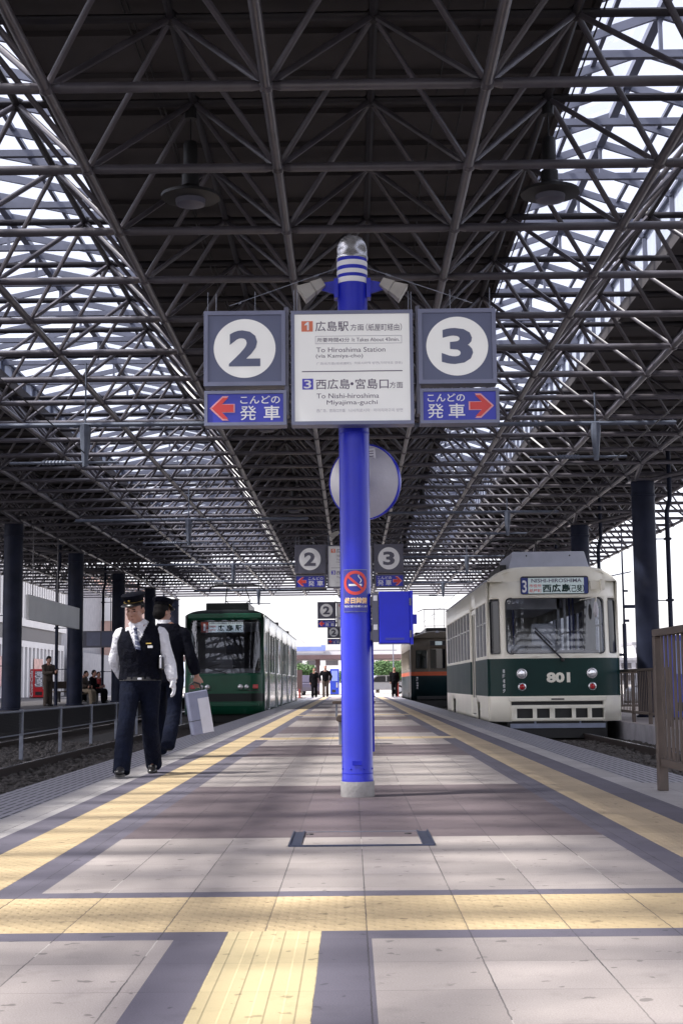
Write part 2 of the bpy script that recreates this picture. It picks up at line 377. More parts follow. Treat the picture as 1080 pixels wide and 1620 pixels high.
# ------------------------------------------------------------------ canopy: space frame roof on columns
S, T, GX, GY, ZL, ZU = 1.7595, 1.8156, -.630, 10.863, 5.512, 6.534
I0, I1, J0, J1 = -8, 6, -6, 36
LX = lambda i: GX+S*i
LY = lambda j: GY+T*j
canopy = thing('station_canopy', (LX(-5), LY(0), 0), 'long dark steel space frame canopy over the tram platforms, standing on round columns', 'canopy')
co = canopy.location.copy()
CR = Matrix.Translation(-co)
def cbuild(b, name, m, parent=canopy, smooth=True):
    b.v = [(x-co.x, y-co.y, z-co.z) for x, y, z in b.v] if parent is canopy or True else b.v
    return b.build(name, m, parent, smooth=smooth, fix=False, angle=60)
for i in range(I0, I1+1):
    b = MB(); r = .046
    for j in range(J0, J1): b.tube((LX(i), LY(j)+.05, ZL), (LX(i), LY(j+1)-.05, ZL), r, 8)
    for j in range(J0, J1+1):
        b.ball((LX(i), LY(j), ZL), .068, n=8, m=4)
    cbuild(b, 'lower_chord', 'steel')
for j in range(J0, J1+1):
    b = MB()
    for i in range(I0, I1): b.tube((LX(i)+.12, LY(j), ZL), (LX(i+1)-.12, LY(j), ZL), .046, 8); b.tube((LX(i)+.04, LY(j), ZL), (LX(i)+.12, LY(j), ZL), .03, 6, cap=False, r2=.046); b.tube((LX(i+1)-.12, LY(j), ZL), (LX(i+1)-.04, LY(j), ZL), .046, 6, cap=False, r2=.03)
    cbuild(b, 'cross_chord', 'steel')
ux = lambda i: LX(i)+S/2
uy = lambda j: LY(j)+T/2
for i in range(I0, I1):
    b = MB()
    for j in range(J0, J1-1): b.tube((ux(i), uy(j), ZU), (ux(i), uy(j+1), ZU), .04, 6)
    for j in range(J0, J1): b.ball((ux(i), uy(j), ZU), .075, n=6, m=4)
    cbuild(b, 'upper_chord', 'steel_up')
for j in range(J0, J1):
    b = MB()
    b.tube((ux(I0), uy(j), ZU), (ux(I1-1), uy(j), ZU), .04, 6)
    cbuild(b, 'upper_cross_chord', 'steel_up')
    b = MB()
    for i in range(I0, I1):
        for a, c in ((0, 0), (1, 0), (0, 1), (1, 1)):
            p = V((LX(i+a), LY(j+c), ZL)); q = V((ux(i), uy(j), ZU)); d = (q-p).normalized()
            b.tube(p+d*.06, q-d*.06, .029, 6)
    cbuild(b, 'diagonal_braces', 'steel')
# decks: ribbed sheets on purlins, three strips
YD0, YD1 = LY(J0)-.4, 68.
DZ = 6.66
def deck(x0, x1, name='roof_deck'):
    b = MB(); n = 0; y = YD0; st = T/2
    while y < YD1:
        y2 = min(y+st, YD1)
        b.box((x0, y+.008, DZ), (x1, y2-.008, DZ+.06))      # one sheet
        b.box((x0, y-.03, DZ-.055), (x1, y+.03, DZ-.002))    # purlin
        y = y2
    for x in (x0, x1):
        b.box((x-.03, YD0, DZ-.06), (x+.03, YD1, DZ+.16))
    # cover above, so that no light leaks between sheets
    b.box((x0, YD0, DZ+.064), (x1, YD1, DZ+.11))
    return cbuild(b, name, 'deck', smooth=False)
DL, DCa, DCb, DR = -6.68, -3.0, 2.2, 4.44
deck(LX(I0)-.5, DL); deck(DCa, DCb); deck(DR, LX(I1)+.15)
# skylights: glazed gables on side walls
mat('monitor_white', (.50, .55, .66), .55, 0, .1, 2, dirt=.2)
mat('rafter', (.13, .14, .19), .45, 0, .15, 3)
def skylight(xa, xb, ze, za):
    xm = (xa+xb)/2
    fr = MB(); y = YD0+.2; k = 0
    while y < YD1:
        t = .022
        for p, q in (((xa, ze), (xm, za)), ((xm, za), (xb, ze))):
            dz = .10
            fr.add([(p[0], y-t, p[1]-dz), (q[0], y-t, q[1]-dz), (q[0], y-t, q[1]), (p[0], y-t, p[1]), (p[0], y+t, p[1]-dz), (q[0], y+t, q[1]-dz), (q[0], y+t, q[1]), (p[0], y+t, p[1])],
                   [(0, 1, 2, 3), (7, 6, 5, 4), (0, 4, 5, 1), (2, 6, 7, 3), (0, 3, 7, 4), (1, 5, 6, 2)])
        if k % 2 == 0:
            fr.box((xa, y-.035, ze-.16), (xb, y+.035, ze-.08))
            fr.box((xm-.02, y-.02, ze-.08), (xm+.02, y+.02, za-.06))
        for x in (xa, xb): fr.box((x-.03, y-t, DZ+.1), (x+.03, y+t, ze-.07))
        y += T/2; k += 1
    fr.box((xm-.05, YD0, za-.10), (xm+.05, YD1, za-.02))
    for f in (.0, .5):
        for s, x in ((1, xa), (-1, xb)):
            xx = x+s*(xb-xa)/2*f; zz = ze+(za-ze)*f; fr.box((xx-.025, YD0, zz-.04), (xx+.025, YD1, zz+.005))
    f = cbuild(fr, 'skylight_frame', 'rafter', smooth=False)
    g = MB()
    g.add([(xa, YD0, ze+.03), (xm, YD0, za+.03), (xm, YD1, za+.03), (xa, YD1, ze+.03)], [(0, 1, 2, 3)])
    g.add([(xm, YD0, za+.03), (xb, YD0, ze+.03), (xb, YD1, ze+.03), (xm, YD1, za+.03)], [(0, 1, 2, 3)])
    g = cbuild(g, 'glazing', 'skylight_glass', f, smooth=False); g.parent = f
    for x in (xa-.045, xb+.035):
        wv = MB(); y = YD0
        while y < YD1:
            wv.box((x, y, DZ+.13), (x+.01, min(YD1, y+T/2)-.012, ze)); y += T/2
        cbuild(wv, 'side_wall', 'monitor_white', f, smooth=False)
skylight(DL, DCa, 7.12, 7.52)
skylight(DCb, DR, 7.42, 7.80)
# columns
def column(x, y, zb, pipe):
    b = MB(); R = .265
    b.lathe([(0, zb), (R+.05, zb), (R+.05, zb+.04), (R, zb+.05), (R, 4.95), (R+.02, 4.96), (R+.02, 5.0), (R, 5.01), (R, 5.3), (0, 5.3)], 32, (x, y, 0))
    c = cbuild(b, 'column', 'column_paint')
    h = MB()
    h.box((x-.32, y-.32, 5.3), (x+.32, y+.32, 5.34))
    ni = round((x-GX)/S); nj = round((y-GY)/T)
    for a in (-.5, .5):
        for d in (-.5, .5): h.tube((x+a*.4, y+d*.4, 5.33), (LX(math.floor((x-GX)/S)+(1 if a > 0 else 0)), LY(math.floor((y-GY)/T)+(1 if d > 0 else 0)), ZL), .05, 8)
    cbuild(h, 'column_head', 'steel', c)
    p = MB(); px, py = x+pipe, y-.05
    p.path([(px, py, zb), (px, py, 4.6), (px+.08, py, 4.9), (px+.08, py, 6.6)], .055, 10)
    for z in (1.2, 2.6, 4.): p.box((px-.075, py-.075, zb+z), (px+.075, py+.075, zb+z+.05)); p.box((min(x, px), py-.012, zb+z+.01), (max(x, px), py+.012, zb+z+.035))
    cbuild(p, 'drain_pipe', 'column_paint', canopy)
for k in range(5): column(6.72, 32.4+9.08*k, -.05, .52)
for k in range(-1, 5): column(-9.43, 39.7+9.08*k, .12, -.62)
for k, (x, zz) in enumerate(((-1.9, .02), (-1.86, .02), (.9, .02), (1.2, .04), (3.3, -.9), (7.3, .02))):
    b = MB(); pts = [(x+.03*math.sin(j*1.7+k), LY(J0)+T*j, DZ-.08+zz+.02*math.sin(j*2.1)) for j in range(0, 40)]
    if k == 4: pts = [(2.25, p[1], DZ-.10) for p in pts]
    b.path(pts, .009, 5); cbuild(b, 'conduit', 'rubber')
# pendant lamps under the deck
k = 0
for gx, nm in ((ux(-1)-.03, 'a'), (ux(1), 'b')):
    for jj in (1, 8, 15, 22, 29):
        x, y = gx, uy(jj)
        t = thing('pendant_lamp', (x, y, 5.5), '', 'lamp', 'pendant lamps under the canopy deck')
        side = 'beside the green tram\'s skylight' if nm == 'a' else 'beside the cream tram\'s skylight'
        rank = {1: 'first', 8: 'second', 15: 'third', 22: 'fourth', 29: 'fifth'}[jj]
        t['label'] = 'black disc lamp, %s of the row %s' % (rank, side)
        b = MB(); b.lathe([(.0, .17), (.09, .17), (.13, .12), (.29, .075), (.29, .045), (.15, .03)], 28); b.build('lamp_shade', 'rubber', t, smooth=True, fix=False)
        b = MB(); b.lathe([(.15, .03), (.14, -.02), (.08, -.035), (0, -.035)], 20); b.build('lens', 'frame_dark', t, smooth=True, fix=False)
        b = MB(); b.lathe([(0, .28), (.085, .28), (.085, .17), (0, .17)], 16); b.lathe([(0, .62), (.062, .62), (.07, .6), (.07, .33), (.05, .28), (0, .28)], 16); b.build('housing', 'rubber', t, smooth=True, fix=False)
        b = MB(); b.tube((0, 0, .6), (0, 0, 1.03), .008, 6); b.lathe([(0, .86), (.06, .86), (.06, .98), (0, .98)], 12); b.build('stem', 'rubber', t, smooth=True, fix=False)
mat('bar_dark', (.12, .14, .19), .5, .2, .15, 9)
# overhead line beams with droppers
def span(y, z, x0, x1, dx, lab):
    t = thing('overhead_line_beam', ((x0+x1)/2, y, z), lab, 'line beam', 'overhead line beams across the tracks'); xm = (x0+x1)/2
    b = MB(); b.tube((x0-xm, 0, 0), (x1-xm, 0, 0), .036, 8); b.build('beam', 'bar_dark', t, smooth=True, fix=False)
    b = MB()
    for d in dx: b.tube((d-xm, 0, -.0), (d-xm, 0, -.12), .085, 8, r2=.085); b.tube((d-xm, 0, -.12), (d-xm, 0, -.62), .085, 8, r2=.04); b.tube((d-xm, 0, .0), (d-xm, 0, ZL-z), .014, 6)
    b.build('dropper', 'bar_dark', t, smooth=True, fix=False)
    b = MB()
    for d in dx:
        b.tube((d-xm-1.1, 0, -.56), (d-xm+.5, 0, -.56), .02, 6)
        for q in range(7): b.ball((d-xm-.3-.05*q, 0, -.56), .04, n=8, m=4)
    b.build('registration_arm', 'bar_dark', t, smooth=True, fix=False)
for n, (y, z) in enumerate(((20.6, 4.58), (34., 4.72), (47., 4.72), (60., 4.72))):
    r = ('nearest, largest', 'second', 'third', 'farthest')[n]
    span(y, z, -6.6, -1.0, (-3.87,), 'pale tubular beam over the green tram track, %s of its row' % r)
    span(y+2.6, z+.42, 1.0, 5.4, (4.07,), 'pale tubular beam over the cream tram track, %s of its row' % r)
for x, lab in ((-3.87, 'thin contact wire above the green tram track'), (4.07, 'thin contact wire above the cream tram track')):
    b = MB()
    b.path([(x, 8, 4.2), (x, 21.6, 4.15), (x, 34, 4.15), (x, 47, 4.15), (x, 60, 4.15), (x, 120, 4.15)], .009, 5)
    o = b.build('contact_wire', 'rubber'); tag(o, lab, 'wire')
# ------------------------------------------------------------------ platform signposts
PO = V((.035, 9.865, 0))
FS = .9726                       # the sign's face stands .27 m in front of the pole's axis
def FP(px, pz): return px*FS-.035*(1-FS), .765+(pz-.765)*FS
def signpost(loc, label, near):
    t = thing('signpost', loc, label, 'signpost', 'blue signposts along the middle of the platform')
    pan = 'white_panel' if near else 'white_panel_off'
    b = MB(); b.lathe([(0, 0), (.112, 0), (.115, .004), (.115, .104), (0, .104)], 32); b.build('base', 'concrete', t, smooth=True, fix=False)
    b = MB(); b.lathe([(0, .104), (.108, .104), (.108, .125), (.106, .13), (.106, 3.785), (0, 3.785)], 48)
    b.build('pole', 'blue_paint', t, smooth=True, fix=False)
    b = MB()
    for z0, z1 in ((3.706, 3.742), (3.647, 3.678), (3.584, 3.622)): b.lathe([(.106, z0), (.109, z0), (.109, z1), (.106, z1)], 40)
    b.build('reflective_band', 'white_mark', t, smooth=True, fix=False)
    b = MB(); b.lathe([(.106, 3.765), (.112, 3.765), (.112, 3.785), (.108, 3.79), (.108, 3.83), (.103, 3.87), (.088, 3.905), (.062, 3.93), (.03, 3.943), (0, 3.946)], 32); b.build('dome_cap', 'chrome', t, smooth=True, fix=False, angle=50)
    for s in (-1, 1):
        b = MB(); b.prism([(s*.09, 3.62), (s*.09, 3.505), (s*.15, 3.525), (s*.285, 3.565), (s*.285, 3.585)], -.012, .012)
        b.box((min(s*.10, s*.13), -.05, 3.48), (max(s*.10, s*.13), .05, 3.62)); b.build('speaker_bracket', 'blue_paint', t)
        h = MB(); p = V((s*.205, -.03, 3.595)); q = V((s*.360, -.05, 3.50)); d = (q-p).normalized(); a = V((0, 1, 0)); c = d.cross(a)
        for (u, wd, v, wv) in ((0, .03, .45, .045), (.45, .040, 1, .062)):
            P0 = p+(q-p)*u; P1 = p+(q-p)*v
            vs = [P0+a*wd*i+c*wd*j for i, j in ((-1, -1), (1, -1), (1, 1), (-1, 1))]+[P1+a*wv*i+c*wv*j for i, j in ((-1, -1), (1, -1), (1, 1), (-1, 1))]
            h.add(vs, [(0, 1, 2, 3), (0, 4, 5, 1), (1, 5, 6, 2), (2, 6, 7, 3), (3, 7, 4, 0)] + ([(4, 7, 6, 5)] if v == 1 else []))
        h = h.build('loudspeaker', 'horn_cream', t, bevel=.004)
    # carrying frame behind the boards
    b = MB()
    for z in (2.66, 2.84, 3.30): b.box((-1.03, -.135, z), (1.0, -.105, z+.04))
    b.box((-.475, -.25, 2.60), (-.445, -.12, 3.36)); b.box((.435, -.25, 2.60), (.462, -.12, 3.36))
    b.box((-.09, -.13, 2.62), (.09, -.02, 3.36)); b.build('carrier_frame', 'frame_dark', t)
    yf = -.27
    def board(x0, z0, x1, z1, face, name, fw=.028):
        x0, z0 = FP(x0, z0); x1, z1 = FP(x1, z1)
        b = MB(); b.box((x0, yf, z0), (x0+fw, -.13, z1)); b.box((x1-fw, yf, z0), (x1, -.13, z1))
        b.box((x0+fw, yf, z1-fw), (x1-fw, -.13, z1)); b.box((x0+fw, yf, z0), (x1-fw, -.13, z0+fw)); b.box((x0+.004, -.128, z0+.004), (x1-.004, -.12, z1-.004))
        o = b.build(name, 'frame_grey' if near else 'frame_dark', t)  # far posts: dimmer light is put into darker frames and number boards
        b = MB(); b.box((x0+fw-.001, yf+.012, z0+fw-.001), (x1-fw+.001, yf+.03, z1-fw+.001)); b.build('face', face, o)
        return o, (x0, z0, x1, z1), yf+.010
    for s, n, x0, x1, xa, xb in ((-1, '2', -1.056, -.478, -1.052, -.472), (1, '3', .462, 1.014, .468, 1.026)):
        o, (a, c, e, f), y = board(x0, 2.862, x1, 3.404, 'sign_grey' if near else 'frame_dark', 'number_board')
        cx, cz = (a+e)/2, (c+f)/2
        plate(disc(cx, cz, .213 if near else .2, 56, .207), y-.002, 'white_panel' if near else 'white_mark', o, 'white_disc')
        hh = .127
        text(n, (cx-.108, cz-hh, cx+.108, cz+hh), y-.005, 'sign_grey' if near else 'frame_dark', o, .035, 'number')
        o, (a, c, e, f), y = board(xa, 2.578, xb, 2.828, 'arrow_blue', 'departure_board', .022)
        W = e-a
        if s < 0: tx0, tx1, ax, dr = a+.245, e-.045, a+.04, 1
        else: tx0, tx1, ax, dr = a+.05, e-.235, e-.04, -1
        text('こんどの', (tx0+.002, c+.152, tx1, c+.208), y, 'white_mark', o, .012)
        text('発', (tx0, c+.037, tx0+.112, c+.138), y, 'white_mark', o, .005)
        text('車', (tx1-.112, c+.037, tx1, c+.138), y, 'white_mark', o, .012)
        mz = c+.121
        arrow = [(0, 0), (.085, .085), (.125, .085), (.075, .030), (.165, .030), (.165, -.030), (.075, -.030), (.125, -.085), (.085, -.085)]
        plate([(ax+dr*(u*1.05-.004), mz+v*1.0) for u, v in arrow], y-.001, 'pink_edge', o, 'arrow_outline', .003)
        k = .86; plate([(ax+dr*(.011+u*.9), mz+v*k) for u, v in arrow], y-.0035, 'red_mark', o, 'arrow', .003)
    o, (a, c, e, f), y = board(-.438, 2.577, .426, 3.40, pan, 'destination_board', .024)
    # pixels of a 1008 x 935 grid laid over the board
    def q(x0, z0, x1, z1): sx = (e-a)/1008; sz = (f-c)/935; return (a+(x0-47)*sx, f-(z1-50)*sz, a+(x1-47)*sx, f-(z0-50)*sz)
    def bar(box, m, name='marking', yy=0.): x0, z0, x1, z1 = q(*box); return plate([(x0, z0), (x1, z0), (x1, z1), (x0, z1)], y-.0015-yy, m, o, name, .003)
    bar((134, 134, 228, 220), 'orange_mark', 'number_patch'); x0, z0, x1, z1 = q(160, 142, 196, 210); plate([(x1, z0), (x1, z1), (x1-.011, z1), (x0, z1-.016), (x0, z1-.026), (x1-.013, z1-.019), (x1-.013, z0)], y-.0045, 'white_mark', o, 'number', .002)
    text('広島駅', q(248, 136, 524, 220), y, 'ink', o, .006); text('方面', q(538, 162, 650, 216), y, 'ink', o, .003)
    text('（紙屋町経由）', q(668, 160, 964, 220), y, 'ink', o, .003)
    for bx in ((248, 258, 962, 261), (248, 320, 962, 323), (248, 261, 251, 320), (959, 261, 962, 320)): bar(bx, 'ink_faint', 'text_border')
    text('所要時間43分', q(264, 273, 530, 309), y, 'ink', o, .004); text('It Takes About 43min.', q(552, 275, 942, 306), y, 'ink', o, 0)
    text('To Hiroshima Station', q(255, 352, 825, 392), y, 'ink', o, 0); text('(via Kamiya-cho)', q(252, 406, 640, 446), y, 'ink', o, 0)
    text('广岛站方面(经纸屋町)', q(255, 474, 545, 498), y, 'ink_faint', o); text('히로시마역 방면(가미야초 경유)', q(568, 472, 962, 498), y, 'ink_faint', o)
    bar((136, 546, 964, 553), 'ink', 'divider')
    bar((138, 608, 228, 696), 'blue_mark', 'number_patch'); text('3', q(152, 618, 212, 688), y-.003, 'white_mark', o, .015, 'number')
    text('西広島', q(250, 612, 530, 696), y, 'ink', o, .006); text('・', q(535, 640, 560, 665), y, 'ink', o, .006); text('宮島口', q(575, 612, 848, 696), y, 'ink', o, .006)
    text('方面', q(856, 640, 966, 692), y, 'ink', o, .003)
    text('To Nishi-hiroshima', q(255, 730, 768, 770), y, 'ink', o, 0); text('Miyajima-guchi', q(338, 786, 755, 832), y, 'ink', o, 0)
    text('西广岛、宫岛口方面', q(255, 856, 488, 884), y, 'ink_faint', o); text('니시히로시마 · 미야지마구치 방면', q(520, 856, 962, 884), y, 'ink_faint', o)
    # hanger wires above the boards
    b = MB()
    for x in (-1.04, -.98, -.70, -.42, -.40, .40, .42, .70, .985): b.tube((x*FS, -.15, 3.32), (x*FS, -.15, 3.50+.02*math.sin(x*9)), .003, 5)
    b.tube((-.10, 0, 3.71), (-.86, -.15, 3.40), .003, 4); b.tube((.10, 0, 3.71), (.84, -.15, 3.40), .003, 4)
    for s in (-1, 1): b.tube((s*.24, -.02, 3.655), (s*.27, -.03, 3.64), .008, 6); b.tube((s*.78, -.13, 3.43), (s*.80, -.13, 3.42), .008, 6)
    b.build('stay_wire', 'galvanised', t, fix=False)
    return t
# fixings on the pole's foot are added below
near = signpost(PO, 'large blue signpost with white board between 2 and 3 boards, no smoking sticker on pole', True)
far1 = signpost((.0, 26.6, 0), 'dim grey signpost seen just behind the large blue one', False)
for nm_ in ('second', ):
    f2 = dup(far1); f2.location = (-.02, 45.2, 0); f2['label'] = 'small dark signpost, second beyond the large blue one'
    f3 = dup(far1); f3.location = (-.03, 64.5, 0); f3['label'] = 'tiniest dark signpost, farthest along the platform'
# extras on the near post
b = MB(); b.lathe([(0, .02), (.10, .035), (.2, .07), (.268, .12), (.275, .118), (.2, .055), (.1, .02), (0, .005)], 48, ax='y')
dish = b.build('convex_mirror', 'dish_grey', near, smooth=True, fix=True, loc=(.025, .30, 2.215)); dish.rotation_euler = (math.radians(4), 0, math.radians(-24))
b = MB(); b.lathe([(.266, .115), (.278, .11), (.282, .13), (.278, .15), (.266, .13)], 48, ax='y'); b.build('rim', 'blue_paint', dish, smooth=True, fix=False)
b = MB(); b.lathe([(0, -.03), (.05, -.03), (.055, .03), (0, .03)], 20, ax='y'); b.tube((0, -.02, 0), (.0, -.2, 0), .022, 8); b.build('mirror_arm', 'blue_paint', dish, smooth=True, fix=False)
plate([(.035, .13), (.125, .14), (.12, .235), (.03, .23)], .055, 'white_panel_off', dish, 'maker_label', .004)
b = MB()
for z in (.155, .175, .195, .212): b.box((.045, .052, z), (.11, .054, z+.005))
b.build('maker_print', 'ink', dish)
b = MB(); b.box((.158, -.07, 1.035), (.372, .15, 1.392))
bx = b.build('equipment_box', 'blue_box', near, bevel=.006)
b = MB(); b.box((.372, -.075, 1.03), (.392, .155, 1.397)); b.box((.392, -.03, 1.17), (.420, .03, 1.235)); b.build('box_door', 'blue_box', bx)
b = MB(); b.box((.08, -.04, 1.06), (.158, .10, 1.12)); b.box((.08, -.04, 1.30), (.158, .10, 1.36)); b.box((.112, -.05, 1.05), (.155, .12, 1.385)); b.build('box_bracket', 'frame_dark', bx)
for z in (1.33, 1.13): b = MB(); b.box((.120, -.056, z), (.148, -.051, z+.037)); b.build('inspection_tag', 'white_panel_off', bx)
# no smoking sticker wrapped on the pole
def wr(x, y, z):
    r = .1085-(y); a = x/.1085; return (r*math.sin(a), -r*math.cos(a), z)
def wplate(poly, y, m, name, th=.0012, n=14):
    me = bmesh.new(); vs = [me.verts.new((x, 0, z)) for x, z in poly]; f = me.faces.new(vs)
    xs = [p[0] for p in poly]; a, c = min(xs), max(xs)
    for k in range(1, n):
        g = me.faces[:]+me.edges[:]+me.verts[:]
        bmesh.ops.bisect_plane(me, geom=g, plane_co=(a+(c-a)*k/n, 0, 0), plane_no=(1, 0, 0))
    me.verts.index_update(); b = MB(); b.add([wr(v.co.x, y, v.co.z) for v in me.verts], [[v.index for v in f.verts] for f in me.faces]); me.free()
    return b.build(name, m, st if name != 'no_smoking_sticker' else near, fix=False)
mat('sticker_blue', (.02, .025, .30), .35, 0, .05)
st = None
X0, X1, Z0, Z1 = -.092, .088, 1.252, 1.545
st = wplate([(X0, Z0), (X1, Z0), (X1, Z1), (X0, Z1)], -.001, 'sticker_blue', 'no_smoking_sticker')
for c in (((X0, Z1-.004), (X1, Z1)), ((X0, Z0), (X1, Z0+.003)), ((X0, Z0), (X0+.003, Z1)), ((X1-.003, Z0), (X1, Z1))):
    (xa, za), (xb, zb) = c; wplate([(xa, za), (xb, za), (xb, zb), (xa, zb)], -.002, 'frame_grey', 'sticker_border')
def ring(cx, cz, r0, r1, y, m, name, n=48):
    b = MB(); vs = []
    for i in range(n):
        a = 2*math.pi*i/n; vs += [wr(cx+r0*math.cos(a), y, cz+r0*math.sin(a)), wr(cx+r1*math.cos(a), y, cz+r1*math.sin(a))]
    b.add(vs, [(2*i, 2*((i+1) % n), 2*((i+1) % n)+1, 2*i+1) for i in range(n)]); return b.build(name, m, st, fix=False)
cx, cz = -.002, 1.452
wplate([(cx-.045, cz-.022), (cx+.022, cz-.022), (cx+.022, cz-.008), (cx-.045, cz-.008)], -.003, 'white_mark', 'cigarette')
wplate([(cx+.026, cz-.022), (cx+.045, cz-.022), (cx+.045, cz-.008), (cx+.026, cz-.008)], -.003, 'white_mark', 'cigarette_tip')
for k in range(6):
    a = k*.9; wplate([(cx+.028+.010*math.sin(a), cz+.0+k*.009), (cx+.034+.010*math.sin(a), cz+.0+k*.009), (cx+.034+.010*math.sin(a+.9), cz+.010+k*.009), (cx+.028+.010*math.sin(a+.9), cz+.010+k*.009)], -.003, 'white_mark', 'smoke_curl', n=3)
ring(cx, cz, .062, .083, -.004, 'red_mark', 'red_ring')
a = math.radians(-42); dx, dz = math.cos(a), math.sin(a); L, h = .066, .0085
wplate([(cx-dx*L-dz*h, cz-dz*L+dx*h), (cx-dx*L+dz*h, cz-dz*L-dx*h), (cx+dx*L+dz*h, cz+dz*L-dx*h), (cx+dx*L-dz*h, cz+dz*L+dx*h)], -.0045, 'red_mark', 'red_slash')
text('終日禁煙', (X0+.012, 1.308, X1-.006, 1.352), -.003, 'white_mark', st, .06, warp=lambda x, y, z: wr(x, y, z))
text('終日禁煙', (X0+.014, 1.310, X1-.008, 1.350), -.0045, 'gold_mark', st, .02, warp=lambda x, y, z: wr(x, y, z))
text('皆様のご協力をお願いします', (X0+.008, 1.283, X1-.004, 1.298), -.003, 'white_mark', st, .02, warp=lambda x, y, z: wr(x, y, z))

for a in (-70, -25, 25, 70):
    b = MB(); r = .107; q = V((r*math.sin(math.radians(a)), -r*math.cos(math.radians(a)), .19)); b.ball(q, .0065, n=8, m=5); b.build('screw', 'blue_box', near, smooth=True)
b = MB()
b.lathe([(.1063, .155), (.1078, .156), (.1078, .160), (.1063, .161)], 40); b.lathe([(.1063, 2.50), (.1078, 2.502), (.1078, 2.512), (.1063, 2.514)], 40)
b.build('joint_ring', 'blue_box', near, smooth=True, fix=False)
plate([(-.035, .215), (.03, .215), (.03, .245), (-.035, .245)], -.1115, 'blue_box', near, 'access_plate', .004)

for z in (1.10, 1.32): b = MB(); b.tube((.374, -.082, z-.025), (.374, -.082, z+.025), .007, 8); b.build('hinge', 'frame_dark', bx, smooth=True)
b = MB(); b.box((.20, -.0715, 1.06), (.33, -.070, 1.075)); b.build('vent_slot', 'sticker_blue', bx)
b = MB(); b.tube((.11, .02, .30), (.11, .02, 1.06), .009, 8); b.build('cable_conduit', 'blue_box', near, smooth=True)
# ------------------------------------------------------------------ trams
mat('tram_cream', (.84, .81, .70), .35, 0, .05, 2, coat=.15, dirt=.10, spec=.4)
mat('tram_green', (.007, .033, .030), .4, 0, .1, 2, spec=.18)
mat('tram_grey', (.40, .42, .50), .45, 0, .08, 3, dirt=.15)
mat('liner_green', (.006, .075, .040), .32, 0, .1, 2, coat=.15, spec=.3)
mat('liner_dark', (.006, .010, .011), .35, 0, .1, 2, spec=.3)
mat('liner_pale', (.40, .46, .42), .22, 0, .06, 2, coat=.6)  # side colours of the green tram, grazing reflections put into the paint
mat('liner_mid', (.16, .22, .22), .2, 0, .1, 2, coat=.6)
mat('old_teal', (.004, .018, .022), .4, 0, .15, 2, spec=.3)
mat('old_orange', (.50, .09, .03), .4, 0, .1, 2)
mat('old_beige', (.12, .10, .075), .45, 0, .12, 3, dirt=.2)
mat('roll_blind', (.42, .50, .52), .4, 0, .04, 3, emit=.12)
mat('blind_blue', (.02, .04, .22), .4, 0, .05, 3)
mat('blind_red', (.32, .05, .03), .4, 0, .05, 3)
mat('lamp_glass', (.75, .75, .78), .08, .6, .05, 20)
mat('lamp_red', (.45, .012, .02), .15, 0, .1, 9, coat=.5)
mat('interior', (.16, .15, .14), .7, 0, .2, 3)
mat('interior_light', (.60, .60, .60), .7, 0, .15, 3)
mat('seat_blue', (.08, .09, .22), .8, 0, .2, 9)
mat('bar_grey', (.22, .25, .34), .45, 0, .1, 6)
mat('dark_glass', (.012, .013, .017), .12, 0, .1, 3, spec=.35)
def wsheet(us, vs, holes, pos, mfun, name, mats, parent, thick=.035):
    """sheet over grid lines us x vs with rectangular holes; pos(u, v) -> point; mfun(u, v) -> material index"""
    us = sorted(set(round(u, 4) for u in us)); vs = sorted(set(round(v, 4) for v in vs)); b = MB(); id = {}
    def vid(i, j):
        if (i, j) not in id: id[(i, j)] = len(b.v); b.v.append(tuple(pos(us[i], vs[j])))
        return id[(i, j)]
    for i in range(len(us)-1):
        for j in range(len(vs)-1):
            cu, cv = (us[i]+us[i+1])/2, (vs[j]+vs[j+1])/2
            if any(h[0] < cu < h[2] and h[1] < cv < h[3] for h in holes): continue
            b.f.append((vid(i, j), vid(i+1, j), vid(i+1, j+1), vid(i, j+1))); b.m.append(mfun(cu, cv))
    o = b.build(name, mats, parent, smooth=True, fix=False, angle=35)
    if thick: s = o.modifiers.new('solid', 'SOLIDIFY'); s.thickness = thick; s.offset = -1
    return o
def lin(a, b, n): return [a+(b-a)*i/n for i in range(n+1)]
def gasket(x0, z0, x1, z1, r, pos, name, m, parent, wd=.03, dep=.02, fill=None, fillm=0):
    inn = rrect(x0+.012, z0+.012, x1-.012, z1-.012, r); out = rrect(x0-wd+.012, z0-wd+.012, x1+wd-.012, z1+wd-.012, r+wd*.6); n = len(inn); b = MB()
    # inner loop, raised outer loop
    vs = []
    for (xi, zi), (xo, zo) in zip(inn, out):
        p = pos(xi, zi); q = pos(xo, zo); vs += [p, (p[0], p[1]-dep, p[2]), (q[0], q[1]-dep, q[2]), (q[0], q[1]+.002, q[2])]
    fs = []
    for i in range(n):
        j = (i+1) % n
        for k in range(3): fs.append((4*i+k, 4*j+k, 4*j+k+1, 4*i+k+1))
    b.add(vs, fs); o = b.build(name, m, parent, fix=True); return o
def corner_fill(x0, z0, x1, z1, r, pos, m, parent):
    b = MB(); q = rrect(x0, z0, x1, z1, r); n = len(q)//4
    for k, c in enumerate(((x1, z1), (x0, z1), (x0, z0), (x1, z0))):
        arc = q[k*n:(k+1)*n]
        for s in range(n-1):
            tri = [c, arc[s], arc[s+1]]; b.add([tuple(V(pos(*p))+V((0, .002, 0))) for p in tri], [(0, 1, 2)])
    return b.build('window_corner', m, parent, fix=False)
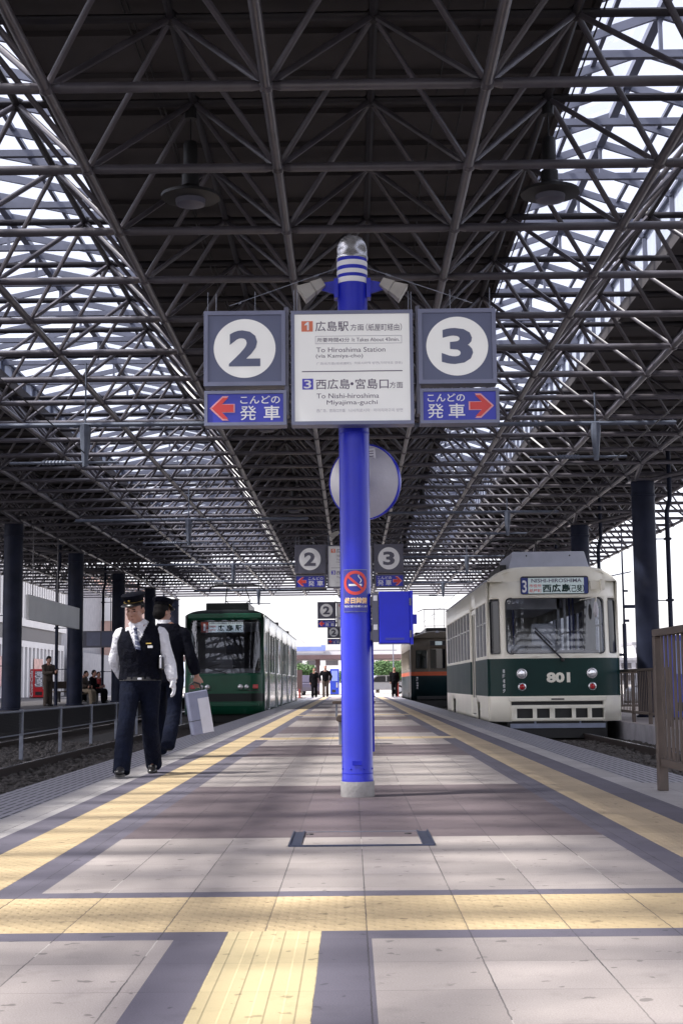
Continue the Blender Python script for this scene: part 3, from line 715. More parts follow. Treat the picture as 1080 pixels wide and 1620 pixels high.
def roof(w, L, ze, h, y0, m, parent, warp=lambda t: 0, over=.03, p=2.6, end=.12, name='roof'):
    n = 20; secs = [(y0+.25, .5, .93), (y0+.05, .8, .975), (y0-over, .93, .995), (y0-over-.01, 1., 1.), (y0+1., 1., 1.), (L-.5, 1, 1), (L-.05, .9, .99), (L, .6, .97)]
    b = MB()
    secs = [(y0-over+.0, .0, .97), (y0-over, .55, .99), (y0-over+.03, .85, 1), (y0+end, 1, 1.01), (L-.4, 1, 1.01), (L-.05, .8, 1), (L, .3, .98)]
    for y, hs, ws in secs:
        for i in range(n+1):
            t = -1+2*i/n; front = (y < y0+.5)
            tt = math.copysign(min(1, abs(t)**.8), t)
            b.v.append((tt*w*ws, y+(warp(tt) if front else 0), ze+h*hs*max(0, 1-abs(tt)**p)))
    for s in range(len(secs)-1):
        for i in range(n): b.f.append((s*(n+1)+i, (s+1)*(n+1)+i, (s+1)*(n+1)+i+1, s*(n+1)+i+1)); b.m.append(0)
    return b.build(name, m, parent, smooth=True, fix=False, angle=50)
def cut_side(x, y0, L, z0, z1, wins, doors, skirts, bands, name, mats, parent, inward):
    us = [y0, L]; vs = [z0, z1]; holes = []
    for (a, c, e, f) in wins+doors+skirts: us += [a, e]; vs += [c, f]; holes.append((a, c, e, f))
    for z, _ in bands: vs.append(z)
    us += [y0+.02]
    def mf(u, v):
        k = 0
        for z, mi in bands:
            if v > z: k = mi
        return k
    s = 1 if inward > 0 else -1
    o = wsheet(us, vs, holes, (lambda u, v: (x, u, v)), mf, name, mats, parent, 0)
    m = o.modifiers.new('solid', 'SOLIDIFY'); m.thickness = .04; m.offset = 0
    return o
def pane(quad, name, m, parent):
    b = MB(); b.add(quad, [(0, 1, 2, 3)]); return b.build(name, m, parent, fix=False)

def tram_cream():
    w, L = 1.33, 12.9
    t = thing('tram', (4.13, 28.85, 0), 'cream and dark green tram numbered 801 with a rolled blind for route 3', 'tram')
    wy = lambda x: .45*max(0, (abs(x)/w-.5)/.5)**2.2
    rake = lambda z: .0 if z < 1.28 else .10*(z-1.28)/1.6
    pos = lambda x, z: (x, wy(x)+rake(z), z)
    M = ['tram_cream', 'tram_green']
    WS = (-.985, 1.325, 1.0, 2.455)
    cols = lin(-w, w, 28)+[WS[0], WS[2]]
    rows = [-.03, .37, .478, 1.235, 1.325, 2.455, 2.50, 2.80]
    holes = [WS, (-1.29, 1.34, -1.11, 2.42), (1.11, 1.34, 1.29, 2.42), (-.93, -.05, .93, .37)]
    cols += [-1.29, -1.11, 1.11, 1.29, -.93, .93]
    body = wsheet(cols, rows, holes, pos, lambda u, v: 1 if .478 < v < 1.235 else 0, 'body', M, t)
    corner_fill(WS[0]-.01, WS[1]-.01, WS[2]+.01, WS[3]+.01, .09, pos, 'tram_cream', body)
    # top of the front, rounded up to the roof
    b = MB(); n = 24
    for k, (f, dy) in enumerate(((0, 0), (.5, .0), (.85, .03), (1, .10))):
        for i in range(n+1):
            x = -w+2*w*i/n; b.v.append((x*(1-.002*k), wy(x)+rake(2.80)+dy, 2.80+.30*f*max(0, 1-abs(x/w)**6)))
    for k in range(3):
        for i in range(n): b.f.append((k*(n+1)+i, k*(n+1)+i+1, (k+1)*(n+1)+i+1, (k+1)*(n+1)+i)); b.m.append(0)
    b.build('front_hood', 'tram_cream', body, smooth=True, fix=False)
    roof(w, L, 2.80, .30, .10, 'tram_cream', t, wy, over=-.09, p=6, end=.5)
    # raised hood line round the windscreen and blind
    hood = rrect(-1.09, 1.27, 1.09, 3.03, .16, 6); b = MB()
    arcp = [pos(x, z-(.05*abs(x/1.09)**3 if z > 2.8 else 0)) for x, z in hood]
    arcp = [(p[0], p[1]-.012, p[2]) for p in arcp if p[2] > 1.5]
    st_ = [i for i in range(len(arcp))]
    b.path(arcp[:len(arcp)], .016, 6); b.build('hood_trim', 'tram_cream', body, smooth=True)
    b = MB(); b.path([(x, wy(x)+rake(2.88)-.02, 2.885+.0*x) for x in ()] or [(-w-.012, .47, 2.84), (-w-.012, L, 2.84)], .018, 6); b.build('rain_gutter', 'tram_grey', t)
    # side walls
    wins = [(.62, 1.30, 1.30, 2.40), (1.42, 1.30, 2.1, 2.40), (2.22, 1.30, 2.9, 2.40)]
    y = 4.7
    while y < 11.8: wins.append((y, 1.30, y+.82, 2.40)); y += .98
    doors = [(3.25, .05, 4.3, 2.42)]
    sk = [(2.35, -.03, 3.05, .34), (9.6, -.03, 10.6, .34)]
    for s in (-1, 1):
        sd = cut_side(s*w, .45, L, -.03, 2.80, wins, doors if s < 0 else [], sk, [(.478, 1), (1.235, 0)], 'side_wall', M, t, -s)
        for (a, c, e, f) in wins:
            pn = pane([(s*(w-.01), a, c), (s*(w-.01), e, c), (s*(w-.01), e, f), (s*(w-.01), a, f)], 'window', 'window_glass', sd)
            b = MB(); b.box((min(s*(w-.03), s*(w+.012)), a, (c+f)/2+.12), (max(s*(w-.03), s*(w+.012)), e, (c+f)/2+.15))
            for yy in (a, e): b.box((min(s*(w-.03), s*(w+.024)), yy-.012, c), (max(s*(w-.03), s*(w+.024)), yy+.012, f))
            b.build('sash', 'silver', sd)
        if s < 0:
            for yy in (3.25, 3.78):
                b = MB(); b.box((-w-.005, yy, .07), (-w+.02, yy+.05, 2.40)); b.box((-w-.005, yy+.46, .07), (-w+.02, yy+.51, 2.40)); b.box((-w-.005, yy+.05, .07), (-w+.02, yy+.46, .42)); b.box((-w-.005, yy+.05, 2.3), (-w+.02, yy+.46, 2.40))
                d = b.build('door', 'tram_cream', t); pane([(-w+.008, yy+.05, .42), (-w+.008, yy+.46, .42), (-w+.008, yy+.46, 2.3), (-w+.008, yy+.05, 2.3)], 'door_glass', 'window_glass', d)
    b = MB(); b.box((-w, L-.03, 0), (w, L, 2.9)); b.build('rear_wall', 'tram_cream', t)
    # windscreen
    g = wsheet(lin(WS[0], WS[2], 14), [WS[1], WS[3]], [], lambda x, z: (x, pos(x, z)[1]+.022, z), lambda u, v: 0, 'windscreen', ['windscreen_glass'], t, 0)
    gasket(*WS, .09, pos, 'gasket', 'rubber', g, .022, .012)
    for s in (-1, 1):
        c = sorted((s*1.29, s*1.11)); q = wsheet(lin(c[0], c[1], 3), [1.34, 2.42], [], lambda x, z: (x, pos(x, z)[1]+.02, z), lambda u, v: 0, 'corner_window', ['dark_glass'], t, 0)
        gasket(c[0], 1.34, c[1], 2.42, .03, pos, 'gasket', 'rubber', q, .014, .008)
    # destination blind
    D = (-.68, 2.525, .70, 2.895); yb = rake(2.7)-.03
    P = lambda poly, dy, m, nm, par, th=.003: plate(poly, yb-dy, m, par, nm, th)
    dd = MB(); dd.prism(rrect(D[0], D[1], D[2], D[3], .05), yb, yb+.06); dd = dd.build('destination_blind', 'rubber', t)
    P(rrect(D[0]+.012, D[1]+.014, -.53, D[3]-.03, .02), .003, 'blind_blue', 'route_patch', dd)
    P([(-.525, D[1]+.02), (.605, D[1]+.02), (.605, D[3]-.035), (-.525, D[3]-.035)], .003, 'roll_blind', 'blind', dd)
    P(rrect(.605, D[1]+.014, D[2]-.014, D[3]-.03, .02), .003, 'blind_blue', 'blind_edge', dd)
    text('3', (-.645, 2.565, -.555, 2.815), yb-.006, 'white_mark', dd, .02, 'route_number')
    text('NISHI-HIROSHIMA', (-.46, 2.765, .56, 2.845), yb-.006, 'ink', dd, .02)
    for s, x0 in (('市役所', -.505),): text(s, (x0, 2.665, x0+.25, 2.735), yb-.006, 'red_mark', dd, .01)
    text('紙屋町', (-.505, 2.565, -.255, 2.64), yb-.006, 'red_mark', dd, .01)
    text('西広島', (-.235, 2.565, .325, 2.735), yb-.006, 'tram_green', dd, .035); text('（己斐）', (.30, 2.565, .61, 2.72), yb-.006, 'tram_green', dd, .02)
    # lights
    for s in (-1, 1):
        b = MB(); c = (s*.705, wy(.7), .928)
        b.lathe([(0, -.05), (.06, -.045), (.085, -.02), (.095, -.012), (.095, .02)], 24, c, ax='y'); h = b.build('headlight', 'lamp_glass', t, smooth=True)
        b = MB(); b.lathe([(.088, -.03), (.102, -.028), (.108, 0), (.108, .02)], 24, c, ax='y'); b.build('rim', 'chrome', h, smooth=True)
        c = (s*.705, wy(.7), .665); b = MB(); b.lathe([(0, -.055), (.045, -.045), (.06, -.01)], 20, c, ax='y'); h = b.build('tail_light', 'lamp_red', t, smooth=True)
        b = MB(); b.lathe([(.058, -.03), (.08, -.025), (.088, 0), (.088, .02)], 20, c, ax='y'); b.build('rim', 'chrome', h, smooth=True)
    text('801', (-.21, .745, .265, .95), -.006, 'tram_cream', t, .05, 'fleet_number')
    for i, ch in enumerate('乗降者優先'): text(ch, (-1.08, .94-.098*i, -1.0, 1.02-.098*i), wy(1.05)-.012, 'white_mark', t, .01, 'door_priority_lettering')
    # bumper
    b = MB(); slots = [(-.80, -.50), (-.42, -.16), (-.06, .28), (.36, .60), (.68, .94)]
    o = wsheet([-.93, .93]+[v for a in slots for v in (a[0]-.02 if a[0] < -.7 else a[0], a[1])], [-.02, .04, .23, .30], [(a[0] if a[0] > -.7 else a[0]-.02, .04, a[1], .23) for a in slots][:5] and [(a[0]-.0 if a[0] > -.7 else a[0]-.02, .04, min(a[1], .90), .23) for a in slots], lambda x, z: (x, .0, z), lambda u, v: 0, 'bumper', ['tram_cream'], t, .05)
    b = MB(); b.box((-.98, -.03, .375), (.98, .03, .46)); b.build('bumper_lip', 'tram_cream', o, bevel=.01)
    b = MB(); b.box((-.13, -.035, .40), (.13, -.029, .43)); b.build('coupler_hatch', 'rubber', o)
    b = MB(); b.box((-.95, .02, -.16), (.95, .10, -.07)); b.tube((-.45, .06, -.16), (-.45, .06, .0), .02, 8); b.tube((.45, .06, -.16), (.45, .06, .0), .02, 8); b.build('fender_bar', 'bar_grey', t)
    b = MB(); b.box((-1.0, .12, -.36), (1.0, L-.4, -.04)); b.box((-.95, .10, -.04), (.95, .13, .40)); b.build('underframe', 'black', t)
    # wiper, handles, mirror
    b = MB(); b.path([(.12, -.045, 1.20), (-.42, .02, 1.78)], .018, 6); b.path([(-.42, .0, 1.85), (-.08, -.02, 1.50)], .01, 6); b.ball((.12, -.04, 1.20), .04); b.build('wiper', 'rubber', t)
    b = MB()
    for x, z in ((-.42, 1.27), (.45, 1.28), (-.45, 2.49), (.40, 2.49)): b.path([(x-.06, .0, z), (x-.06, -.045, z), (x+.06, -.045, z), (x+.06, .0, z)], .01, 6)
    b.build('grab_handle', 'tram_cream', t)
    b = MB(); b.box((.74, .02, 2.62), (.99, .075, 2.79)); b.box((.93, -.10, 2.60), (1.0, .07, 2.82)); b.path([(.96, -.08, 2.62), (.82, -.10, 2.45), (.80, -.10, 2.32)], .012, 6); b.path([(.83, -.10, 2.45), (.5, .0, 2.40)], .007, 5); b.build('mirror_bracket', 'tram_cream', t)
    b = MB(); b.ball((.80, -.11, 2.20), .055, sz=2.9, n=14, m=10); b.build('wing_mirror', 'dish_grey', t, smooth=True)
    # roof equipment
    b = MB(); yy = .75
    b.add([(-.86, yy, 3.05), (.86, yy, 3.05), (.76, yy+.10, 3.47), (-.74, yy+.10, 3.47), (-.86, yy+2.6, 3.05), (.86, yy+2.6, 3.05), (.76, yy+2.5, 3.47), (-.74, yy+2.5, 3.47)], [(0, 1, 2, 3), (7, 6, 5, 4), (3, 2, 6, 7), (0, 3, 7, 4), (1, 5, 6, 2)])
    a = b.build('roof_cooler', 'tram_grey', t, bevel=.02)
    b = MB()
    for x in (-.45, .45): b.ball((x, yy+.09, 3.38), .022)
    b.build('lifting_eye', 'black', a)
    b = MB(); b.box((-1.0, .9, 2.95), (-.87, 3.2, 3.2)); b.build('cooler_side_grille', 'black', a)
    b = MB(); b.box((-.9, 5.2, 3.02), (.9, 8.4, 3.22)); b.build('resistor_box', 'rubber', t, bevel=.02)
    pantograph(t, 5.0, 3.2, 4.14, .75)
    # inside
    b = MB(); b.box((-1.25, .5, .28), (1.25, L-.1, .32)); b.build('cabin_floor', 'interior', t)
    b = MB(); b.box((-.85, .25, .9), (.9, .62, 1.40)); b.box((-.55, .3, 1.38), (-.25, .5, 1.52)); b.build('driver_console', 'interior', t, bevel=.02)
    b = MB(); b.box((-.34, 1.15, .75), (.14, 1.3, 1.98)); b.box((-.34, .85, .75), (.14, 1.3, .9)); b.build('driver_seat', 'interior_light', t, bevel=.05)
    b = MB(); b.box((-.95, 1.55, .3), (.30, 1.6, 1.55)); b.box((-.95, 1.55, 1.55), (-.90, 1.6, 2.6)); b.box((.26, 1.55, 1.55), (.31, 1.6, 2.6)); b.box((.40, 1.55, .3), (.45, 1.6, 2.6)); b.box((-.95, 1.55, 2.3), (.31, 1.6, 2.6)); b.build('cab_partition', 'interior_light', t)
    b = MB()
    for x in (.62, .7, -.6): b.tube((x, 2.2, .3), (x, 2.2, 2.6), .02, 8)
    for k in range(8): b.box((-1.2, 2.4+k*1.1, .3), (-.75, 2.9+k*1.1, 1.15)); b.box((.75, 2.4+k*1.1, .3), (1.2, 2.9+k*1.1, 1.15))
    b.build('passenger_seats', 'seat_blue', t)
    b = MB(); b.box((-1.2, 1.0, 2.62), (1.2, L-.2, 2.66)); b.build('cabin_ceiling', 'interior_light', t)
    text('ワンマン', (-.95, 2.34, -.62, 2.41), pos(-.8, 2.38)[1]+.035, 'white_mark', t, .01, 'one_man_lettering')
    return t
def pantograph(t, y, z0, z1, hw):
    b = MB()
    for x in (-.35, .35): b.tube((x, y-.3, z0+.05), (x, y+.3, z0+.05), .03, 6)
    b.path([(-.35, y-.25, z0+.06), (-.42, y+.7, z0+(z1-z0)*.5), (-.30, y, z1-.05)], .018, 6); b.path([(.35, y-.25, z0+.06), (.42, y+.7, z0+(z1-z0)*.5), (.30, y, z1-.05)], .018, 6)
    b.path([(-.42, y+.7, z0+(z1-z0)*.5), (.42, y+.7, z0+(z1-z0)*.5)], .015, 6); b.path([(-.35, y-.25, z0+.06), (.42, y+.7, z0+(z1-z0)*.5)], .012, 6); b.path([(.35, y-.25, z0+.06), (-.42, y+.7, z0+(z1-z0)*.5)], .012, 6)
    for dy in (-.08, .08): b.path([(-hw-.12, y+dy, z1-.16), (-hw, y+dy, z1-.03), (-hw*.7, y+dy, z1), (hw*.7, y+dy, z1), (hw, y+dy, z1-.03), (hw+.12, y+dy, z1-.16)], .02, 6)
    b.path([(-.3, y-.08, z1-.04), (-.3, y+.08, z1-.04), (.3, y+.08, z1-.04), (.3, y-.08, z1-.04)], .014, 6)
    return b.build('pantograph', 'rubber', t, smooth=True)

def tram_liner():
    w, L = 1.2, 26.
    t = thing('tram', (-3.85, 43.3, 0), 'long dark green articulated tram with a rolled blind for route 1', 'tram')
    wy = lambda x: .35*max(0, (abs(x)/w-.6)/.4)**2
    rk = lambda z: 0 if z < 1.1 else .30*(z-1.1)/1.9
    pos = lambda x, z: (x, wy(x)+rk(z), z)
    WS = (-1.11, 1.11, 1.11, 2.74)
    body = wsheet(lin(-w, w, 24)+[WS[0], WS[2]], [-.12, .22, .26, .50, 1.04, WS[1], WS[3], 2.9], [WS], pos, lambda u, v: 1 if v < -.0 or .26 < v < .5 else 0, 'body', ['liner_green', 'liner_dark'], t)
    corner_fill(WS[0]-.01, WS[1]-.01, WS[2]+.01, WS[3]+.01, .16, pos, 'liner_green', body)
    g = wsheet(lin(WS[0], WS[2], 12), [WS[1], WS[3]], [], lambda x, z: (x, pos(x, z)[1]+.02, z), lambda u, v: 0, 'windscreen', ['windscreen_glass'], t, 0)
    gasket(*WS, .16, pos, 'gasket', 'rubber', g, .02, .01)
    roof(w+.02, L, 2.88, .19, .3, 'liner_dark', t, wy, over=.04, p=5, end=.4)
    b = MB(); b.box((-1.12, .22, 2.78), (1.12, .32, 2.93)); b.build('brow_panel', 'liner_green', body, bevel=.02)
    D = (-.74, 2.33, .60, 2.70); yb = rk(2.5)+.035
    dd = MB(); dd.box((D[0], yb, D[1]), (D[2], yb+.04, D[3])); dd = dd.build('destination_blind', 'rubber', t)
    plate([(-.72, 2.36), (-.50, 2.36), (-.50, 2.67), (-.72, 2.67)], yb-.004, 'blind_red', dd, 'route_patch')
    plate([(-.49, 2.36), (.56, 2.36), (.56, 2.67), (-.49, 2.67)], yb-.004, 'roll_blind', dd, 'blind')
    text('1', (-.65, 2.40, -.59, 2.62), yb-.008, 'white_mark', dd, .02, 'route_number')
    text('HIROSHIMA STATION', (-.46, 2.61, .53, 2.66), yb-.008, 'ink', dd, .02)
    text('市役所', (-.47, 2.5, -.27, 2.57), yb-.008, 'red_mark', dd, .01); text('紙屋町', (-.47, 2.39, -.27, 2.46), yb-.008, 'red_mark', dd, .01)
    for i, ch in enumerate('広島駅'): text(ch, (-.22+.27*i, 2.39, -.01+.27*i, 2.58), yb-.008, 'tram_green', dd, .03)
    for s in (-1, 1):
        b = MB(); b.ball((s*.50, wy(.5)-.0, .70), .085, n=16, m=8); h = b.build('headlight', 'lamp_glass', t, smooth=True)
        b = MB(); b.ball((s*.68, wy(.68), .70), .07, n=14, m=8); b.build('marker_light', 'lamp_glass', t, smooth=True)
        b = MB(); b.box((s*.93-.1, wy(.93)-.03, .64), (s*.93+.1, wy(.93)+.03, .77)); b.build('tail_light', 'lamp_red', t, bevel=.015)
        b = MB(); b.box((min(s*.38, s*1.06), .0, .58), (max(s*.38, s*1.06), .14, .60)); b.build('light_trim', 'rubber', t)
    text('3956A', (-1.02, .98, -.60, 1.06), wy(.9)-.02, 'white_mark', t, .02, 'fleet_number')
    b = MB(); b.path([(.1, rk(1.1)-.03, 1.1), (-.5, rk(1.3)-.02, 1.28)], .015, 6); b.path([(-.9, rk(1.2)-.02, 1.2), (-.1, rk(1.4)-.02, 1.4)], .01, 6); b.build('wiper', 'rubber', t)
    b = MB(); b.box((-1.05, -.02, .12), (1.05, .1, .20)); b.build('bumper_strip', 'liner_green', t, bevel=.01)
    M = ['liner_mid', 'liner_pale', 'liner_green']
    wins = []; doors = []; sk = []
    y = .9; k = 0
    for a in (0, 8.7, 17.4):
        wins += [(a+.75, 1.15, a+1.5, 2.35), (a+3.0, 1.15, a+4.4, 2.35), (a+4.55, 1.15, a+5.9, 2.35)]
        doors += [(a+1.7, .0, a+2.85, 2.42), (a+6.1, .0, a+7.2, 2.42)]; wins += [(a+7.35, 1.15, a+8.2, 2.35)]
        sk += [(a+1.1, -.12, a+1.6, .30), (a+7.4, -.12, a+8.1, .30)]
    for s in (-1, 1):
        sd = cut_side(s*w, .35, L, -.12, 2.88, wins, doors, sk, [(1.04, 1), (1.10, 1)], 'side_wall', M, t, -s)
        for (a, c, e, f) in wins: pane([(s*(w-.01), a, c), (s*(w-.01), e, c), (s*(w-.01), e, f), (s*(w-.01), a, f)], 'window', 'window_glass', sd)
        for (a, c, e, f) in doors:
            b = MB(); b.box((min(s*(w-.04), s*w), a, c), (max(s*(w-.04), s*w), a+.06, f)); b.box((min(s*(w-.04), s*w), e-.06, c), (max(s*(w-.04), s*w), e, f)); b.box((min(s*(w-.04), s*w), (a+e)/2-.04, c), (max(s*(w-.04), s*w), (a+e)/2+.04, f))
            d = b.build('door', 'liner_pale', t); pane([(s*(w-.02), a, c), (s*(w-.02), e, c), (s*(w-.02), e, f), (s*(w-.02), a, f)], 'door_glass', 'window_glass', d)
    for a in (8.65, 17.35):
        b = MB(); b.box((-w-.015, a-.12, -.1), (w+.015, a+.12, 3.0)); b.build('gangway_bellows', 'rubber', t)
    b = MB(); b.box((-w, L-.03, -.1), (w, L, 2.9)); b.build('rear_wall', 'liner_green', t)
    b = MB(); b.box((-1.1, .4, -.38), (1.1, L-.4, -.13)); b.build('underframe', 'black', t)
    b = MB(); b.box((-.62, .7, 3.04), (.70, 3.4, 3.28)); b.build('roof_cooler', 'liner_dark', t, bevel=.03)
    b = MB(); b.box((-.62, 6, 3.04), (.70, 8, 3.24)); b.build('resistor_box', 'liner_dark', t, bevel=.03)
    pantograph(t, 4.6, 3.1, 4.1, .8)
    b = MB(); b.box((-1.1, .5, .30), (1.1, L-.1, .34)); b.build('cabin_floor', 'interior', t)
    b = MB(); b.box((-.9, .35, .6), (.9, .8, 1.25)); b.box((-.35, 1.3, .4), (.15, 1.4, 1.7)); b.box((-1.1, 1.9, .3), (-.1, 1.93, 2.4)); b.build('driver_console', 'interior', t)
    b = MB()
    for k in range(14): b.box((-1.1, 2.6+k*1.6, .3), (-.65, 3.1+k*1.6, 1.2)); b.box((.65, 2.6+k*1.6, .3), (1.1, 3.1+k*1.6, 1.2))
    b.build('passenger_seats', 'seat_blue', t)
    b = MB(); b.box((-1.1, 1.0, 2.66), (1.1, L-.2, 2.70)); b.build('cabin_ceiling', 'interior_light', t)
def tram_old():
    w, L = 1.24, 13.
    t = thing('tram', (4.05, 67.0, 0), 'old beige and teal tram with an orange waist band and wide roof hood', 'tram')
    wy = lambda x: .22*max(0, (abs(x)/w-.35)/.65)**1.6
    pos = lambda x, z: (x, wy(x), z)
    wins = [(-1.05, 1.42, -.47, 2.30), (-.36, 1.42, .36, 2.36), (.47, 1.42, 1.05, 2.30)]
    us = lin(-w, w, 16); [us.extend([a[0], a[2]]) for a in wins]
    body = wsheet(us, [-.05, 1.10, 1.28, 1.42, 2.30, 2.36, 2.86], wins, pos, lambda u, v: 0 if v < 1.1 else (1 if v < 1.28 else 2), 'body', ['old_teal', 'old_orange', 'old_beige'], t)
    for a in wins:
        o = wsheet(lin(a[0], a[2], 3), [a[1], a[3]], [], lambda x, z: (x, pos(x, z)[1]+.02, z), lambda u, v: 0, 'window', ['window_glass'], t, 0)
        gasket(a[0], a[1], a[2], a[3], .05, pos, 'window_frame', 'old_beige', o, .02, .015)
    roof(w+.02, L, 2.86, .34, .0, 'old_beige', t, wy, over=.05, p=2.2, end=.6)
    dd = MB(); dd.box((-.42, -.09, 2.44), (.42, .06, 2.76)); dd = dd.build('destination_box', 'old_beige', t, bevel=.03)
    plate([(-.36, 2.49), (.36, 2.49), (.36, 2.72), (-.36, 2.72)], -.095, 'rubber', dd, 'blind_frame'); plate([(-.12, 2.52), (.2, 2.52), (.2, 2.69), (-.12, 2.69)], -.099, 'roll_blind', dd, 'blind')
    b = MB(); b.box((-.5, .8, 3.1), (.5, 6, 3.36)); b.box((-1., 1.2, 3.02), (1., 9, 3.16)); b.build('roof_hood', 'rubber', t, bevel=.04)
    b = MB(); b.lathe([(0, -.04), (.11, -.03), (.12, .03)], 18, (0, -.0, 3.05), ax='y'); b.lathe([(.12, -.06), (.14, .12), (0, .14)], 18, (0, -.0, 3.05), ax='y'); b.build('headlight', 'tram_grey', t, smooth=True)
    wn = [(.9+1.05*k, 1.42, 1.7+1.05*k, 2.35) for k in range(11)]
    for s in (-1, 1):
        sd = cut_side(s*w, .22, L, -.05, 2.86, wn, [], [(2.6, -.05, 3.4, .3)], [(1.10, 1), (1.28, 2)], 'side_wall', ['old_teal', 'old_orange', 'old_beige'], t, -s)
        for a in wn: pane([(s*(w-.01), a[0], a[1]), (s*(w-.01), a[2], a[1]), (s*(w-.01), a[2], a[3]), (s*(w-.01), a[0], a[3])], 'window', 'window_glass', sd)
    for i, ch in enumerate('乗降者優先'): text(ch, (-1.02, .96-.12*i, -.92, 1.05-.12*i), wy(.97)-.012, 'white_mark', t, .01, 'door_priority_lettering')
    b = MB(); b.box((-w, L-.03, 0), (w, L, 2.9)); b.build('rear_wall', 'old_teal', t)
    b = MB(); b.box((-1.1, .0, -.36), (1.1, L-.4, -.04)); b.box((-1.0, -.14, .0), (1.0, -.04, .16)); b.build('underframe', 'black', t)
    b = MB(); b.box((-1.15, .5, .5), (1.15, L-.1, .54)); b.box((-1, .3, .5), (1, .5, 1.3)); b.build('cabin_floor', 'interior', t)
    # upright frame pantograph
    b = MB()
    for x in (-.48, 0, .48): b.tube((x, 2.2, 3.35), (x, 2.2, 4.3), .014, 5)
    for z in (3.5, 4.3): b.tube((-.48, 2.2, z), (.48, 2.2, z), .014, 5)
    for a in range(12):
        b.tube((.12*math.cos(a*.5236), 2.2, 3.95+.12*math.sin(a*.5236)), (.12*math.cos((a+1)*.5236), 2.2, 3.95+.12*math.sin((a+1)*.5236)), .01, 4)
    b.path([(-.8, 2.2, 4.2), (-.5, 2.2, 4.32), (.5, 2.2, 4.32), (.8, 2.2, 4.2)], .02, 5); b.build('pantograph', 'rubber', t)
tram_cream(); tram_liner(); tram_old()
# ------------------------------------------------------------------ people
mat('skin', (.36, .19, .135), .5, 0, .06, 20)
mat('hair', (.006, .005, .005), .7, 0, .2, 40, spec=.15)
mat('navy_cloth', (.003, .0035, .008), .9, 0, .25, 18, spec=.12, bump=1., bscale=11, bdist=.035)
mat('navy_trousers', (.0045, .0065, .016), .9, 0, .3, 10, spec=.12, bump=1., bscale=11, bdist=.035)
mat('black_cloth', (.004, .004, .006), .9, 0, .2, 18, spec=.12, bump=1., bscale=11, bdist=.035)
mat('shirt_white', (.66, .66, .70), .75, 0, .04, 12, bump=1., bscale=9, bdist=.06)
mat('shoe_black', (.012, .011, .012), .3, 0, .2, 20)
mat('shoe_grey', (.22, .20, .18), .6, 0, .2, 20)
mat('badge_gold', (.55, .38, .10), .35, .7, .1, 30)
mat('bag_grey', (.22, .235, .33), .5, .1, .08, 14, bump=.4, bscale=18)
mat('bag_white', (.60, .60, .66), .5, 0, .06, 14, bump=.3, bscale=18)
mat('coat_brown', (.06, .045, .035), .85, 0, .2, 12)
mat('coat_blue', (.06, .09, .26), .85, 0, .2, 12)
mat('coat_tan', (.25, .20, .14), .85, 0, .2, 12)
mat('coat_red', (.35, .04, .04), .85, 0, .2, 12)
def cat(pts, n=3):
    out = []; P_ = [pts[0]]+list(pts)+[pts[-1]]
    for i in range(1, len(P_)-2):
        for k in range(n):
            t = k/n; a, b, c, d = P_[i-1:i+3]
            out.append(tuple(.5*((2*b[j])+(-a[j]+c[j])*t+(2*a[j]-5*b[j]+4*c[j]-d[j])*t*t+(-a[j]+3*b[j]-3*c[j]+d[j])*t**3) for j in range(len(b))))
    out.append(tuple(pts[-1])); return out
def loft(b, rings, n=16, sub=3, ref=V((1, 0, 0))):
    """rings: (x, y, z, rx, ry); closed, rounded ends"""
    R = cat(rings, sub) if sub > 1 else rings
    C = [V(r[:3]) for r in R]; k0 = len(b.v); m = len(R)
    for i, r in enumerate(R):
        t = (C[min(i+1, m-1)]-C[max(i-1, 0)]).normalized()
        a = (ref-t*ref.dot(t)); a = a.normalized() if a.length > .05 else V((0, 1, 0)); c = t.cross(a)
        for j in range(n):
            th = 2*math.pi*j/n; q = C[i]+a*math.cos(th)*r[3]+c*math.sin(th)*r[4]; b.v.append(tuple(q))
    for i in range(m-1):
        for j in range(n): b.f.append((k0+i*n+j, k0+i*n+(j+1) % n, k0+(i+1)*n+(j+1) % n, k0+(i+1)*n+j)); b.m.append(0)
    for i, sg in ((0, -1), (m-1, 1)):
        t = (C[min(i+1, m-1)]-C[max(i-1, 0)]).normalized(); e = C[i]+t*sg*min(R[i][3], R[i][4])*.45
        ke = len(b.v); b.v.append(tuple(e))
        for j in range(n):
            f = (k0+i*n+j, k0+i*n+(j+1) % n, ke); b.f.append(f if sg > 0 else (f[1], f[0], f[2])); b.m.append(0)
def ell(b, c, r, M=None, n=16, m=10):
    k0 = len(b.v); c = V(c)
    t = MB(); t.ball((0, 0, 0), 1, n=n, m=m)
    vs = [V((x*r[0], y*r[1], z*r[2])) for x, y, z in t.v]
    if M: vs = [M @ v for v in vs]
    b.add([v+c for v in vs], t.f)
